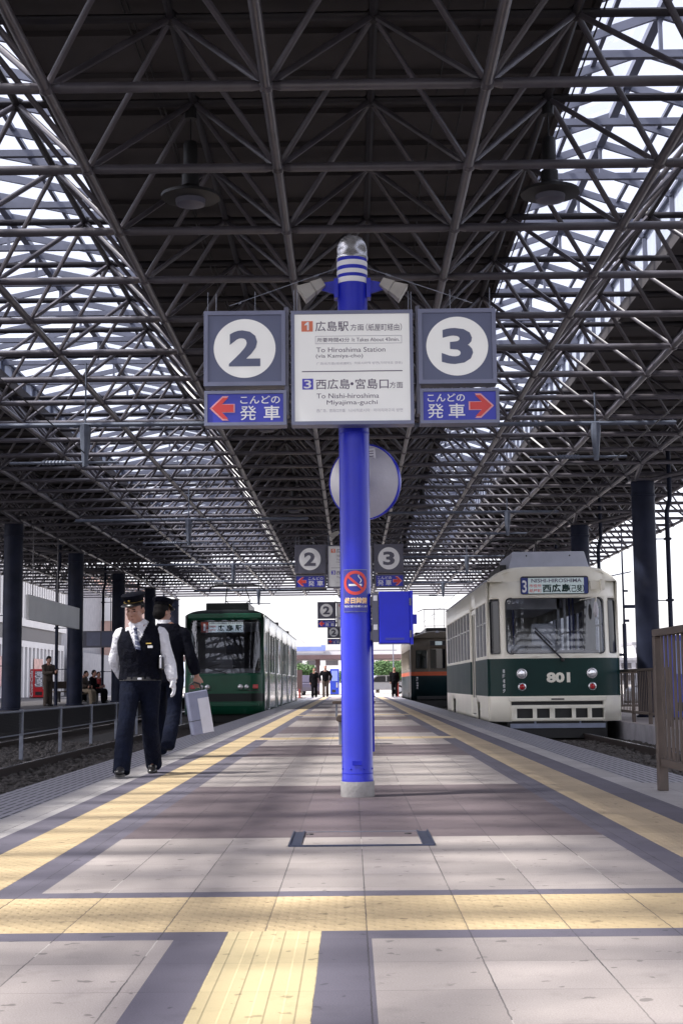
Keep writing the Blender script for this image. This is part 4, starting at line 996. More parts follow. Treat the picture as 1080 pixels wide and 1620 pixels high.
def fuse(b, name, m, parent, vox=.01, smooth=4, keep=None, thick=0, cut=None, inflate=0):
    me = bpy.data.meshes.new('t'); me.from_pydata(b.v, [], b.f); o = bpy.data.objects.new('t', me); COL.objects.link(o)
    bm = bmesh.new(); bm.from_mesh(me); bmesh.ops.recalc_face_normals(bm, faces=bm.faces); bm.to_mesh(me); bm.free()
    r = o.modifiers.new('r', 'REMESH'); r.mode = 'VOXEL'; r.voxel_size = vox
    s = o.modifiers.new('s', 'SMOOTH'); s.iterations = smooth; s.factor = .5
    dg = bpy.context.evaluated_depsgraph_get(); me2 = bpy.data.meshes.new_from_object(o.evaluated_get(dg)); bpy.data.objects.remove(o); bpy.data.meshes.remove(me)
    if cut:
        bm = bmesh.new(); bm.from_mesh(me2); bmesh.ops.delete(bm, geom=[f for f in bm.faces if cut(f.calc_center_median())], context='FACES'); bm.to_mesh(me2); bm.free()
    me2.materials.clear(); me2.materials.append(MATS[m]); me2.polygons.foreach_set('use_smooth', [True]*len(me2.polygons)); me2.name = name
    o = bpy.data.objects.new(name, me2); COL.objects.link(o); o.parent = parent
    if thick: q = o.modifiers.new('solid', 'SOLIDIFY'); q.thickness = thick; q.offset = -1
    return o
def hand(b, w, d, side, curl=.5, r=1., palm=V((1, 0, 0))):
    """w wrist, d direction of the hand, palm = normal pointing out of the palm; side +1/-1 picks where the thumb leaves"""
    d = V(d).normalized(); p = V(palm); p = (p-d*p.dot(d)).normalized(); s = d.cross(p)*side; w = V(w)
    c0 = w+d*.045
    M = Matrix((s, p, d)).transposed()
    ell(b, c0, (.040*r, .017*r, .052*r), M, 12, 8)
    for k, (o, L) in enumerate(((-.027, .062), (-.009, .074), (.009, .070), (.026, .056))):
        q = w+d*.082+s*(-o); dd = d.copy(); pts = [(*(w+d*.05+s*(-o)), .0095*r, .0095*r), (*q, .0095*r, .0095*r)]
        for f in range(3):
            a = curl*(.5+.5*f); dd = (dd*math.cos(a)+p*math.sin(a)).normalized(); q = q+dd*L*(.42, .32, .26)[f]; pts.append((*q, .0088*r-.0008*f, .0088*r-.0008*f))
        loft(b, pts, 8, 1)
    q = w+d*.02+s*.030; t = (d*.75+s*.6+p*.25).normalized(); pts = [(*(w+d*.012+s*.012), .012*r, .012*r), (*q, .0125*r, .0125*r)]
    for f in range(2): q = q+t*.032; pts.append((*q, .010*r, .010*r)); t = (t+p*.35*curl+d*.4).normalized()
    loft(b, pts, 8, 1)
def head(b, c, M, sc=1.):
    """head built round centre c; M rotates it; face towards local -y"""
    def E(p, r): ell(b, V(c)+M @ (V(p)*sc), tuple(q*sc for q in r), M)
    E((0, .012, .030), (.076, .093, .086)); E((0, -.022, -.030), (.062, .066, .078)); E((0, -.050, -.085), (.034, .034, .028))
    E((-.040, -.03, -.055), (.026, .045, .04)); E((.040, -.03, -.055), (.026, .045, .04))
    E((0, -.078, .022), (.052, .016, .012)); E((0, -.094, -.018), (.0125, .020, .026)); E((0, -.103, -.034), (.017, .013, .011))
    E((-.036, -.070, -.022), (.024, .02, .022)); E((.036, -.070, -.022), (.024, .02, .022))
    E((0, -.083, -.062), (.024, .012, .007)); E((0, -.080, -.073), (.020, .012, .008))
    for s in (-1, 1): E((s*.077, .012, -.012), (.010, .020, .031))
def face_parts(t, c, M, sc=1.):
    def pt(p): return V(c)+M @ (V(p)*sc)
    for s in (-1, 1):
        b = MB(); ell(b, pt((s*.031, -.083, .002)), (.013*sc, .006*sc, .0042*sc), M, 10, 6); b.build('eye', 'hair', t, smooth=True)
        b = MB(); ell(b, pt((s*.032, -.092, .021)), (.018*sc, .006*sc, .004*sc), M, 10, 6); b.build('eyebrow', 'hair', t, smooth=True)
    b = MB(); ell(b, pt((0, -.0915, -.0675)), (.020*sc, .004*sc, .0022*sc), M, 10, 6); mat_lip = 'lip'
    b.build('mouth', 'lip', t, smooth=True)
mat('lip', (.20, .07, .06), .5, 0, .05)
def rot(rx=0, ry=0, rz=0): return (Matrix.Rotation(math.radians(rz), 3, 'Z') @ Matrix.Rotation(math.radians(rx), 3, 'X') @ Matrix.Rotation(math.radians(ry), 3, 'Y'))
def cap(t, c, M, sc=1.):
    def tr(mb):
        mb.v = [tuple(V(c)+M @ (V((x*.95, y*.95, .062+(z-.03)*.66))*sc)) for x, y, z in mb.v]; return mb
    b = MB(); b.lathe([(.094, .0), (.094, .045), (.099, .048)], 32, (0, .008, .045)); b.v = [(x*.93, y*1.12, z) for x, y, z in b.v]; tr(b).build('cap_band', 'black_cloth', t, smooth=True, fix=False)
    b = MB(); b.lathe([(.098, .046), (.112, .075), (.120, .105), (.108, .122), (.06, .130), (0, .131)], 32, (0, .008, .045)); b.v = [(x*.95, y*1.12, z+.0) for x, y, z in b.v]; tr(b).build('cap_crown', 'navy_cloth', t, smooth=True, fix=False, angle=50)
    b = MB(); n = 14
    for i in range(n+1):
        a = math.pi*(.12+.76*i/n); ca, sa = math.cos(a), math.sin(a)
        for rr_, dz in ((.086, .052), (.100, .040), (.130, .018)): b.v.append((ca*rr_*.97, -sa*rr_*1.18+.008, .0+dz+(.012 if rr_ < .09 else 0)))
    for i in range(n):
        for k in range(2): b.f.append((3*i+k, 3*i+3+k, 3*i+4+k, 3*i+1+k)); b.m.append(0)
    v = tr(b).build('cap_visor', 'shoe_black', t, smooth=True, fix=False); q = v.modifiers.new('solid', 'SOLIDIFY'); q.thickness = .004
    b = MB(); b.ball((0, -.104, .092), .013, n=10, m=6); b.ball((0, -.101, .078), .008, n=8, m=4); tr(b).build('cap_badge', 'badge_gold', t, smooth=True)
    b = MB()
    for i in range(14):
        a = math.pi*(.05+.9*i/14); a2 = math.pi*(.05+.9*(i+1)/14)
        b.tube((math.cos(a)*.093, -math.sin(a)*.109+.008, .058), (math.cos(a2)*.093, -math.sin(a2)*.109+.008, .058), .003, 5)
    for s in (-1, 1): b.ball((s*.094, -.005, .058), .006)
    tr(b).build('chin_cord', 'badge_gold', t)
def hairdo(t, c, M, vox, sc=1., low=-.02, full=False):
    b = MB(); 
    def E(p, r): ell(b, V(c)+M @ (V(p)*sc), tuple(q*sc for q in r), M)
    E((0, .022, .034), (.083, .094, .084 if not full else .092))
    if full: E((0, .04, -.02), (.078, .078, .07))
    else: E((0, .05, -.02), (.070, .062, .045))
    Mi = M.transposed()
    def cut(p):
        q = (Mi @ (p-V(c)))/sc; return (q.y < -.02 and q.z < .065) or (q.y < .03 and q.z < low)
    return fuse(b, 'hair', 'hair', t, vox, 3, cut=cut)
def shoe(t, a, heading, m='shoe_black', pitch=0, sc=1., sole=None):
    b = MB(); Mz = Matrix.Rotation(heading, 3, 'Z') @ Matrix.Rotation(pitch, 3, 'X'); a = V(a)
    def E(p, r): ell(b, a+Mz @ (V(p)*sc), tuple(q*sc for q in r), Mz, 14, 8)
    E((0, .01, .005), (.040, .050, .055)); E((0, -.06, -.018), (.040, .075, .036)); E((0, -.135, -.028), (.044, .060, .028)); E((0, .02, -.028), (.037, .045, .030))
    o = fuse(b, 'shoe', m, t, .008, 3)
    b = MB(); n = 18
    pts = [(.041*math.sin(2*math.pi*i/n)*(1.05 if math.cos(2*math.pi*i/n) > 0 else .9), -.06-.125*math.cos(2*math.pi*i/n)) for i in range(n)]
    vs = [tuple(a+Mz @ (V((x, y, z))*sc)) for z in (-.070, -.050) for x, y in pts]
    b.add(vs, [tuple(range(n)), tuple(range(2*n-1, n-1, -1))]+[(i, (i+1) % n, n+(i+1) % n, n+i) for i in range(n)]); b.build('sole', sole or m, o)
def body_core(b, P, k=0.):
    """torso from pelvis to neck"""
    px, py, pz = P['pelvis']; cx, cy, cz = P['chest']; nx, ny, nz = P['neck']; W = P.get('w', 1.); mx, my, mz = [(a+c)/2 for a, c in zip(P['pelvis'], P['chest'])]
    loft(b, [(px, py, pz-.07, .12*W+k, .085+k), (px, py, pz, .165*W+k, .115*W+k), (px, py, pz+.09, .158*W+k, .112*W+k), (mx, my-.004, mz+.03, .155*W+k, .115*W+k), (cx, cy, cz-.03, .172*W+k, .122*W+k), (cx, cy, cz+.08, .168*W+k, .108*W+k), ((cx+nx)/2, (cy+ny)/2+.01, (cz+nz)/2+.075, .115+k, .078+k), (nx, ny, nz-.01, .060+k, .060+k)], 20, 3)
def arm(b, P, s, k=0., end=1., hang=0.):
    S_, E_, W_ = V(P['sh'+s]), V(P['el'+s]), V(P['wr'+s]); C_ = V(P['chest'])+V((0, 0, .10))
    a = S_+(C_-S_)*.35
    r = [(*a, .055+k, .055+k), (*S_, .056+k, .056+k), (*(S_.lerp(E_, .3)), .050+k, .050+k), (*(S_.lerp(E_, .75)), .044+k, .044+k), (*E_, .041+k+hang*.4, .041+k+hang*.4), (*(E_.lerp(W_, .35)), .040+k+hang, .040+k+hang*.6), (*(E_.lerp(W_, .98*end)), .028+k+hang*.8, .028+k+hang*.5)]
    loft(b, r, 14, 3)
def leg(b, P, s, k=0., hem=0., low=.0):
    H_, K_, A_ = V(P['hip'+s]), V(P['kn'+s]), V(P['an'+s]); up = H_+V((0, 0, .05)); c = V(P['pelvis']); up = up.lerp(c, .25)
    A2 = A_+(A_-K_).normalized()*low
    loft(b, [(*up, .085+k, .095+k), (*H_, .088+k, .098+k), (*H_.lerp(K_, .4), .078+k, .082+k), (*H_.lerp(K_, .85), .058+k+hem*.4, .060+k+hem*.4), (*K_.lerp(A2, .15), .054+k+hem*.6, .057+k+hem*.6), (*K_.lerp(A2, .5), .050+k+hem*.9, .054+k+hem*.9), (*K_.lerp(A2, .9), .038+k+hem*1.3, .042+k+hem*1.3), (*A2, .038+k+hem*1.35, .044+k+hem*1.5)], 16, 3)
def person(loc, rz, label, P, top, topm, trm, vox=.010, group=None, hairfull=True, capped=False, hm=None, handsP=None, shoes='shoe_black', pitch=(0, 0), headings=(0, 0), face=True, sole=None, scale=1.):
    t = thing('person', loc, label, 'person', group, rz); t.scale = (scale,)*3
    HM = hm or rot(); b = MB(); body_core(b, P)
    hc = V(P['head']); loft(b, [(*V(P['neck'])-V((0, 0, .05)), .062, .062), (*V(P['neck']), .055, .058), (*(V(P['neck']).lerp(hc, .7)), .052, .056)], 14, 3)
    b.v = [tuple(v) for v in b.v]; head(b, hc, HM)
    for s in 'LR':
        arm(b, P, s, 0); leg(b, P, s, 0)
        W_, E_ = V(P['wr'+s]), V(P['el'+s]); hp = (handsP or {}).get(s)
        if hp: hand(b, W_, hp[0], hp[1], hp[2], hp[4] if len(hp) > 4 else 1., hp[3])
        elif vox < .012: hand(b, W_, W_-E_, 1 if s == 'L' else -1, .35, 1., V((1, 0, 0)) if s == 'L' else V((-1, 0, 0)))
        else: ell(b, W_+(W_-E_).normalized()*.07, (.028, .04, .07), None, 8, 6)
        A_ = V(P['an'+s]); ell(b, A_+V((0, -.03, -.02)), (.035, .07, .035), None, 10, 6)
    fuse(b, 'body', 'skin', t, min(vox, .009) if vox < .012 else vox, 3)
    if face: face_parts(t, hc, HM)
    hairdo(t, hc, HM, .008 if vox < .012 else .016, full=hairfull)
    if capped: cap(t, hc, HM)
    for i, s in enumerate('LR'): shoe(t, P['an'+s], headings[i], shoes, pitch[i], sole=sole)
    b = MB(); body_core(b, P, .004) if False else None
    for s in 'LR': leg(b, P, s, .012, .020, .045)
    px, py, pz = P['pelvis']; W = P.get('w', 1.); loft(b, [(px, py, pz-.10, .125*W, .10), (px, py, pz-.02, .178*W, .128*W), (px, py, pz+.07, .175*W, .128*W), (px, py, pz+.11, .168*W, .122*W)], 20, 3)
    fuse(b, 'trousers', trm, t, vox, 3)
    return t, HM, hc
# ---- the conductor in the foreground, walking towards the camera
P = dict(w=1.08, pelvis=(.0, .02, .84), chest=(-.005, .0, 1.16), neck=(-.03, -.01, 1.335), head=(-.045, -.045, 1.475),
         shL=(-.18, .0, 1.252), elL=(-.245, .06, 1.035), wrL=(-.185, .16, .87), shR=(.18, .0, 1.258), elR=(.250, .0, 1.04), wrR=(.300, -.05, .835),
         hipL=(-.085, .01, .80), knL=(-.095, -.20, .46), anL=(-.105, -.35, .085), hipR=(.085, .02, .80), knR=(.085, .03, .45), anR=(.075, .36, .10))
HM = rot(14, -3, -16)
t, HM, hc = person((-1.83, 12.42, 0), 0, 'conductor in navy vest, white shirt, peaked cap and one white glove, walking on the platform', P, 'vest', 'navy_cloth', 'navy_trousers', .009, None, False, True, HM, {'R': (V(P['wrR'])-V(P['elR'])+V((.0, -.02, -.1)), -1, .42, V((-1, .1, 0)))}, pitch=(0, .35), scale=.962)
b = MB(); body_core(b, P, .008)
for s in 'LR': arm(b, P, s, .012, .97, .008)
loft(b, [(-.028, -.005, 1.30, .082, .080), (-.03, -.008, 1.345, .070, .070), (-.032, -.010, 1.368, .066, .066)], 18, 2)
shirt = fuse(b, 'shirt', 'shirt_white', t, .008, 3)
b = MB()
for s in (-1, 1): b.add([(-.03+s*.004, -.098, 1.285), (-.03+s*.040, -.112, 1.262), (-.03+s*.070, -.060, 1.35), (-.03+s*.050, -.055, 1.375), (-.03+s*.012, -.078, 1.345)], [(0, 1, 2, 3, 4)] if s > 0 else [(4, 3, 2, 1, 0)])
c = b.build('collar', 'shirt_white', shirt); q = c.modifiers.new('solid', 'SOLIDIFY'); q.thickness = .006
b = MB(); W = P['w']
b2 = MB(); body_core(b, P, .021)
for s in 'LR':
    S_ = V(P['sh'+s]); C_ = V(P['chest']); loft(b, [(*(S_.lerp(C_, .55)+V((0, 0, .03))), .07, .078), (*S_.lerp(C_, .02), .066, .074)], 14, 1)
def vcut(p):
    x = p.x+.022; z = p.z
    if z < .848: return True
    if p.y < .03 and z > 1.10 and abs(x) < (z-1.105)*.40: return True
    if z > 1.30 and abs(p.x+.03) < .088 : return True
    return False
fuse(b, 'vest', 'navy_cloth', t, .008, 3, cut=vcut, thick=.006)
mat('tie', (.05, .06, .12), .6, 0, .1, 20); mat('tie_stripe', (.28, .30, .36), .6, 0, .1, 20)
b = MB(); tp = [(-.028, -.118, 1.300), (-.024, -.133, 1.27), (-.014, -.142, 1.22), (-.006, -.146, 1.17), (0, -.148, 1.12)]
wd = [.017, .013, .018, .023, .026]
for i in range(4):
    (x0, y0, z0), (x1, y1, z1) = tp[i], tp[i+1]
    for k in range(4):
        f0, f1 = k/4, (k+1)/4; L_ = lambda a, c, f: a+(c-a)*f
        w0, w1 = L_(wd[i], wd[i+1], f0), L_(wd[i], wd[i+1], f1)
        A = (L_(x0, x1, f0), L_(y0, y1, f0), L_(z0, z1, f0)); Bq = (L_(x0, x1, f1), L_(y0, y1, f1), L_(z0, z1, f1))
        b.add([(A[0]-w0, A[1], A[2]), (A[0]+w0, A[1], A[2]-.012), (Bq[0]+w1, Bq[1], Bq[2]-.012), (Bq[0]-w1, Bq[1], Bq[2])], [(0, 3, 2, 1)], 1 if k in (1, ) else 0)
q = b.build('necktie', ['tie', 'tie_stripe'], t, smooth=True).modifiers.new('solid', 'SOLIDIFY'); q.thickness = .008
b = MB(); ell(b, (-.028, -.122, 1.300), (.018, .012, .016)); b.build('tie_knot', 'tie', t, smooth=True)
b = MB(); b.lathe([(.172, .0), (.176, .002), (.176, .034), (.172, .036)], 32, (0, 0, .838)); b.v = [(x*1.09, y*.80+.015, z) for x, y, z in b.v]; bl = b.build('belt', 'shoe_black', t, smooth=True, fix=False)
b = MB(); b.box((-.002, -.150, .846), (.034, -.130, .866)); b.build('buckle', 'silver', bl, bevel=.003)
b = MB(); b.box((.085, -.150, 1.128), (.130, -.140, 1.150)); b.build('name_badge', 'white_panel_off', t, bevel=.002)
b = MB(); b.box((.070, -.150, 1.165), (.118, -.141, 1.175)); b.build('service_pin', 'badge_gold', t)
b = MB(); b.box((.175, -.09, .94), (.215, -.02, 1.05)); pouch = b.build('belt_pouch', 'shoe_black', t, bevel=.01)
b = MB(); b.tube((.195, -.094, .95), (.195, -.094, 1.045), .009, 8); b.ball((.195, -.094, 1.052), .013); b.build('whistle', 'silver', pouch, smooth=True)
b = MB(); hand(b, P['wrR'], V(P['wrR'])-V(P['elR'])+V((.0, -.02, -.1)), -1, .42, 1.18, V((-1, .1, 0))); loft(b, [(*(V(P['wrR'])+V((-.008, .006, .03))), .033, .033), (*(V(P['wrR'])+V((.006, -.004, -.02))), .031, .030)], 12, 1)
fuse(b, 'glove', 'shirt_white', t, .0055, 2)
b = MB(); b.tube(V(P['wrR'])+V((-.012, .01, .045)), V(P['wrR'])+V((-.004, .004, .015)), .044, 16, r2=.045); b.build('cuff', 'shirt_white', shirt, smooth=True)
# ---- the colleague beyond, walking away with a case
P2 = dict(w=1.0, pelvis=(.0, .0, .88), chest=(.0, -.01, 1.22), neck=(.03, -.03, 1.40), head=(.055, -.06, 1.545),
          shL=(-.18, .0, 1.318), elL=(-.262, .03, 1.07), wrL=(-.325, -.02, .855), shR=(.18, .0, 1.318), elR=(.24, .03, 1.08), wrR=(.24, .0, .86),
          hipL=(-.09, .0, .84), knL=(-.085, .03, .48), anL=(-.06, .30, .17), hipR=(.09, .0, .84), knR=(.10, -.18, .47), anR=(.11, -.34, .085))
HM2 = rot(12, 4, -38)
t2, HM2, hc2 = person((-1.98, 15.35, 0), math.pi, 'conductor in dark jacket and peaked cap walking away, carrying a silver grey case', P2, 'jacket', 'navy_cloth', 'navy_trousers', .009, None, True, True, HM2, {'L': (V((-.05, .0, -1)), 1, 1.1, V((.3, -1, 0)), 1.2)}, pitch=(-.95, 0), sole='shoe_grey')
b = MB(); body_core(b, P2, .026)
for s in 'LR': arm(b, P2, s, .017, .86, .010)
loft(b, [(0, 0, .80, .190, .135), (0, 0, .90, .188, .140), (0, 0, 1.05, .18, .138)], 20, 2)
jk = fuse(b, 'jacket', 'navy_cloth', t2, .009, 3, cut=lambda p: p.z > 1.425)
b = MB(); b.lathe([(.070, -.02), (.084, .0), (.068, .060), (.060, .060)], 24, (.032, -.022, 1.405)); b.build('shirt_collar', 'shirt_white', t2, smooth=True)
# the case
t3 = thing('carry_case', (-1.925-(-.225)+.0, 15.36, .0), 'silver grey and white carry case held in the walking-away conductor\'s hand', 'case')
t3.location = (-1.59, 15.31, .245); t3.rotation_euler = (math.radians(-3), math.radians(-9), math.radians(24))
b = MB(); b.box((-.115, -.06, 0), (.115, .06, .46)); cs = b.build('case_body', 'bag_grey', t3, bevel=.012)
b = MB(); b.box((-.01, -.064, .01), (.112, -.0605, .38)); b.build('white_face', 'bag_white', cs)  # white plate over part of one side, for the case's whiter face
b = MB(); b.box((-.116, -.0615, .15), (.116, .0615, .157)); b.build('case_seam', 'rubber', cs)
b = MB(); b.path([(-.07, 0, .45), (-.06, 0, .53), (.0, 0, .56), (.06, 0, .53), (.07, 0, .45)], .010, 8); b.build('case_handle', 'rubber', cs, smooth=True)
# ---- small figures further off
def simple(loc, rz, label, pose, topm, trm, group=None, scale=1., coat=0., hairfull=True):
    st_ = dict(w=.95, pelvis=(0, 0, .88), chest=(0, -.01, 1.2), neck=(0, -.02, 1.39), head=(0, -.04, 1.53), shL=(-.185, 0, 1.33), elL=(-.22, .02, 1.07), wrL=(-.22, -.04, .84), shR=(.185, 0, 1.33), elR=(.22, .02, 1.07), wrR=(.22, -.04, .84),
               hipL=(-.09, 0, .84), knL=(-.09, -.02, .47), anL=(-.09, .0, .085), hipR=(.09, 0, .84), knR=(.09, -.02, .47), anR=(.09, .0, .085))
    st_.update(pose)
    t, HM, hc = person(loc, rz, label, st_, 'top', topm, trm, .018, group, hairfull, False, rot(st_.pop('nod', 8), 0, 0), face=False, scale=scale)
    b = MB(); body_core(b, st_, .024)
    for s in 'LR': arm(b, st_, s, .016, .97, .008)
    if coat: px, py, pz = st_['pelvis']; loft(b, [(px, py, pz-coat, .19, .15), (px, py, pz, .19, .14), (px, py, pz+.2, .18, .14)], 18, 2)
    fuse(b, 'jacket', topm, t, .016, 3, cut=lambda p: p.z > st_['neck'][2]+.01)
    return t
W1 = dict(knL=(-.09, -.10, .47), anL=(-.09, -.16, .085), knR=(.09, .0, .47), anR=(.09, .16, .10))
G = 'people walking at the far end of the platform'
simple((-2.05, 79.0, 0), 0, 'person with long hair in black coat at the platform end, arm raised to face', dict(W1, elR=(.2, -.12, 1.12), wrR=(.05, -.18, 1.36)), 'black_cloth', 'black_cloth', G, 1.0, .25)
simple((-1.47, 81.0, 0), 0, 'tall person in open black jacket at the platform end, light shirt showing', dict(W1, elL=(-.3, .02, 1.08), wrL=(-.24, -.1, .86), elR=(.3, .02, 1.08), wrR=(.24, -.1, .86)), 'black_cloth', 'coat_brown', G, 1.09, 0, False)
simple((1.02, 80, 0), 2.4, 'dark figure half hidden behind the blue pole, far end', dict(W1), 'black_cloth', 'coat_brown', G, 1.0)
simple((2.35, 78.5, 0), 0, 'person in dark clothes beside the far red bollard posts', dict(), 'black_cloth', 'black_cloth', G, 1.0)
simple((-9.75, 46, .12), .9, 'person in khaki reading a phone by the side platform column', dict(nod=32, elR=(.22, -.10, 1.08), wrR=(.08, -.34, 1.14), elL=(-.22, -.08, 1.08), wrL=(-.05, -.34, 1.12)), 'coat_brown', 'coat_brown', None, .98)
SIT = dict(pelvis=(0, .0, .50), chest=(0, -.03, .83), neck=(0, -.05, 1.02), head=(0, -.08, 1.16), shL=(-.18, -.02, .96), elL=(-.22, -.06, .72), wrL=(-.12, -.30, .66), shR=(.18, -.02, .96), elR=(.22, -.06, .72), wrR=(.12, -.30, .66),
           hipL=(-.09, -.05, .48), knL=(-.10, -.46, .50), anL=(-.10, -.50, .085), hipR=(.09, -.05, .48), knR=(.10, -.46, .50), anR=(.10, -.44, .085))
benches = []
def bench(x, y, rz, lab, z=.12):
    t = thing('bench', (x, y, z), lab, 'bench', 'benches on the side platform', rz)
    b = MB(); b.box((-1.0, -.25, .40), (1.0, .22, .45)); b.build('seat', 'coat_brown', t, bevel=.01)
    b = MB(); b.box((-1.0, .22, .55), (1.0, .26, .85)); b.build('backrest', 'coat_brown', t, bevel=.01)
    for s in (-.8, .8):
        b = MB(); b.box((s-.03, -.2, 0), (s+.03, .2, .40)); b.box((s-.03, .2, 0), (s+.03, .24, .8)); b.build('leg', 'rubber', t)
bench(-9.9, 53.2, 1.35, 'brown bench with two seated people beside the column')
simple((-9.75, 53.9, .09), 1.35, 'dark seated figure nearer the hanging board', SIT, 'black_cloth', 'black_cloth', 'people seated on the side platform', 1)
simple((-9.9, 52.7, .09), 1.1, 'seated figure in brown leaning over its knees', dict(SIT, head=(0, -.18, 1.12)), 'coat_brown', 'coat_tan', 'people seated on the side platform', 1)
bench(-11.6, 59.8, .8, 'brown bench close to the red drinks machine')
simple((-11.4, 59.6, .09), .8, 'seated figure in a blue coat near the red drinks machine', SIT, 'coat_blue', 'black_cloth', 'people seated on the side platform', 1)
simple((-10.7, 60.4, .09), .8, 'seated figure in a red jacket beside the one in blue', SIT, 'coat_red', 'black_cloth', 'people seated on the side platform', 1)
simple((-9.6, 62.5, .12), .3, 'person in blue standing behind the benches on the side platform', dict(), 'coat_blue', 'coat_tan', None, 1)
# ------------------------------------------------------------------ furniture and surroundings
mat('vend_blue', (.02, .05, .42), .35, 0, .08, 4)
mat('vend_red', (.50, .012, .02), .35, 0, .06, 4)
mat('facade_white', (.62, .61, .60), .7, 0, .08, .6)
mat('facade_pink', (.50, .34, .29), .8, 0, .1, 1)
mat('facade_dark', (.05, .045, .05), .5, 0, .2, 1)
mat('shade_grey', (.25, .25, .27), .7, 0, .15, 2)
mat('poster_a', (.55, .35, .30), .6, 0, .3, 2.2)
mat('leaf', (.055, .12, .035), .7, 0, .5, 3)
mat('leaf_b', (.09, .16, .05), .7, 0, .4, 3)
mat('bark', (.10, .075, .055), .9, 0, .3, 9)
mat('car_white', (.75, .75, .75), .25, 0, .03, 2, coat=.6)
mat('car_dark', (.06, .05, .08), .3, 0, .05, 2, coat=.6)
mat('car_silver', (.45, .46, .48), .3, .3, .05, 2, coat=.6)
mat('far_brown', (.12, .075, .075), .7, 0, .15, 1)
mat('far_blue', (.20, .26, .55), .6, 0, .1, 1)
mat('far_white', (.70, .70, .70), .7, 0, .06, 1)
mat('bollard_red', (.32, .05, .04), .5, 0, .15, 6)
# brown railing by the camera
def railing(name, loc, rz, n, sp, H, lab, cat_, post_every, grp=None, zb=.14, half=.05, lowrail=.17):
    t = thing(name, loc, lab, cat_, grp, rz); L = n*sp
    b = MB(); b.box((-.03, -.035, H-.05), (L+.03, .035, H)); b.build('top_rail', 'brown_paint', t, bevel=.006)
    b = MB(); b.box((.0, -.018, lowrail), (L, .018, lowrail+.055)); b.build('bottom_rail', 'brown_paint', t, bevel=.004)
    k = 0
    while k*sp <= L+.001:
        x = k*sp
        if k % post_every == 0: b = MB(); b.box((x-.034, -.034, 0), (x+.034, .034, H-.05)); b.build('post', 'brown_paint', t, bevel=.006)
        else: b = MB(); b.box((x-half, -.007, lowrail+.055), (x+half, .007, H-.05)); b.build('baluster', 'brown_paint', t)
        k += 1
    return t
railing('railing', (2.17, 10.13, 0), -math.pi/2+.02, 24, .115, 1.125, 'brown metal railing beside the near platform edge, tall balusters', 'railing', 12, half=.018)
railing('railing', (5.62, 25.5, -.05), math.pi/2, 40, .16, 1.05, 'dark railing along the far platform beside the cream tram', 'railing', 10, half=.012)
railing('railing', (6.0, 36.2, -.05), 0, 44, .16, 1.05, 'thin railing crossing the far platform behind the thick column', 'railing', 11, half=.01)
# mesh fence between the tracks on the left
t = thing('track_fence', (-5.2, 19.0, -.40), 'low galvanised fence with wire mesh between the tracks', 'fence')
for k in range(14):
    b = MB(); b.box((-.028, k*3.02+.6-.028, 0), (.028, k*3.02+.6+.028, .80)); b.box((-.032, k*3.02+.6-.032, .80), (.032, k*3.02+.6+.032, .81)); b.build('post', 'galvanised', t)
b = MB(); b.tube((0, -12, .78), (0, 42, .78), .017, 8); b.tube((0, -12, .42), (0, 42, .42), .012, 8); b.build('rail', 'galvanised', t, fix=False)
b = MB(); y = -9.
while y < 30:
    b.tube((.0, y, .44), (.0, y+.34, .77), .0035, 3, cap=False); b.tube((.004, y+.34, .44), (.004, y, .77), .0035, 3, cap=False); y += .05
b.build('wire_mesh', 'rubber', t, fix=False)
# bench behind the pole
t = thing('platform_stool', (.045, 18.3, 0), 'small brown round-ended stool with pale legs behind the blue pole', 'stool')
b = MB(); b.prism(rrect(-.245, .285, .245, .365, .038), -.16, .16); b.build('seat', 'brown_paint', t, bevel=.01)
for x in (-.19, .19):
    b = MB(); b.box((x-.022, -.13, 0), (x+.022, .13, .285)); b.build('leg', 'galvanised', t, bevel=.004)
t = thing('platform_stool', (.045, 33.5, 0), 'second brown stool, farther along the platform behind the pole', 'stool')
b = MB(); b.prism(rrect(-.5, .30, .5, .365, .03), -.16, .16); b.build('seat', 'brown_paint', t, bevel=.01)
for x in (-.4, .4):
    b = MB(); b.box((x-.022, -.13, 0), (x+.022, .13, .30)); b.build('leg', 'galvanised', t)
# hatch in the paving
t = thing('floor_hatch', (.04, 7.2, .0), 'shallow metal edged hatch set in the paving before the pole', 'hatch')
for s in (-1, 1):
    b = MB(); b.box((s*.318-.03, -.33, .001), (s*.318-.022, .33, .010)); b.box((s*.318+.022, -.33, .001), (s*.318+.03, .33, .010)); b.box((s*.318-.022, -.33, .001), (s*.318+.022, .33, .003)); b.build('side_channel', 'hatch_metal', t)
b = MB(); b.box((-.345, -.338, .001), (.345, -.33, .009)); b.build('front_strip', 'hatch_metal', t)
b = MB(); b.box((-.288, .325, .001), (.288, .331, .004)); b.build('rear_strip', 'galvanised', t)
for x in (-.26, .24):
    b = MB(); b.lathe([(0, .004), (.018, .004), (.02, .001)], 12, (x, .22, 0)); b.build('lift_hole', 'black', t)
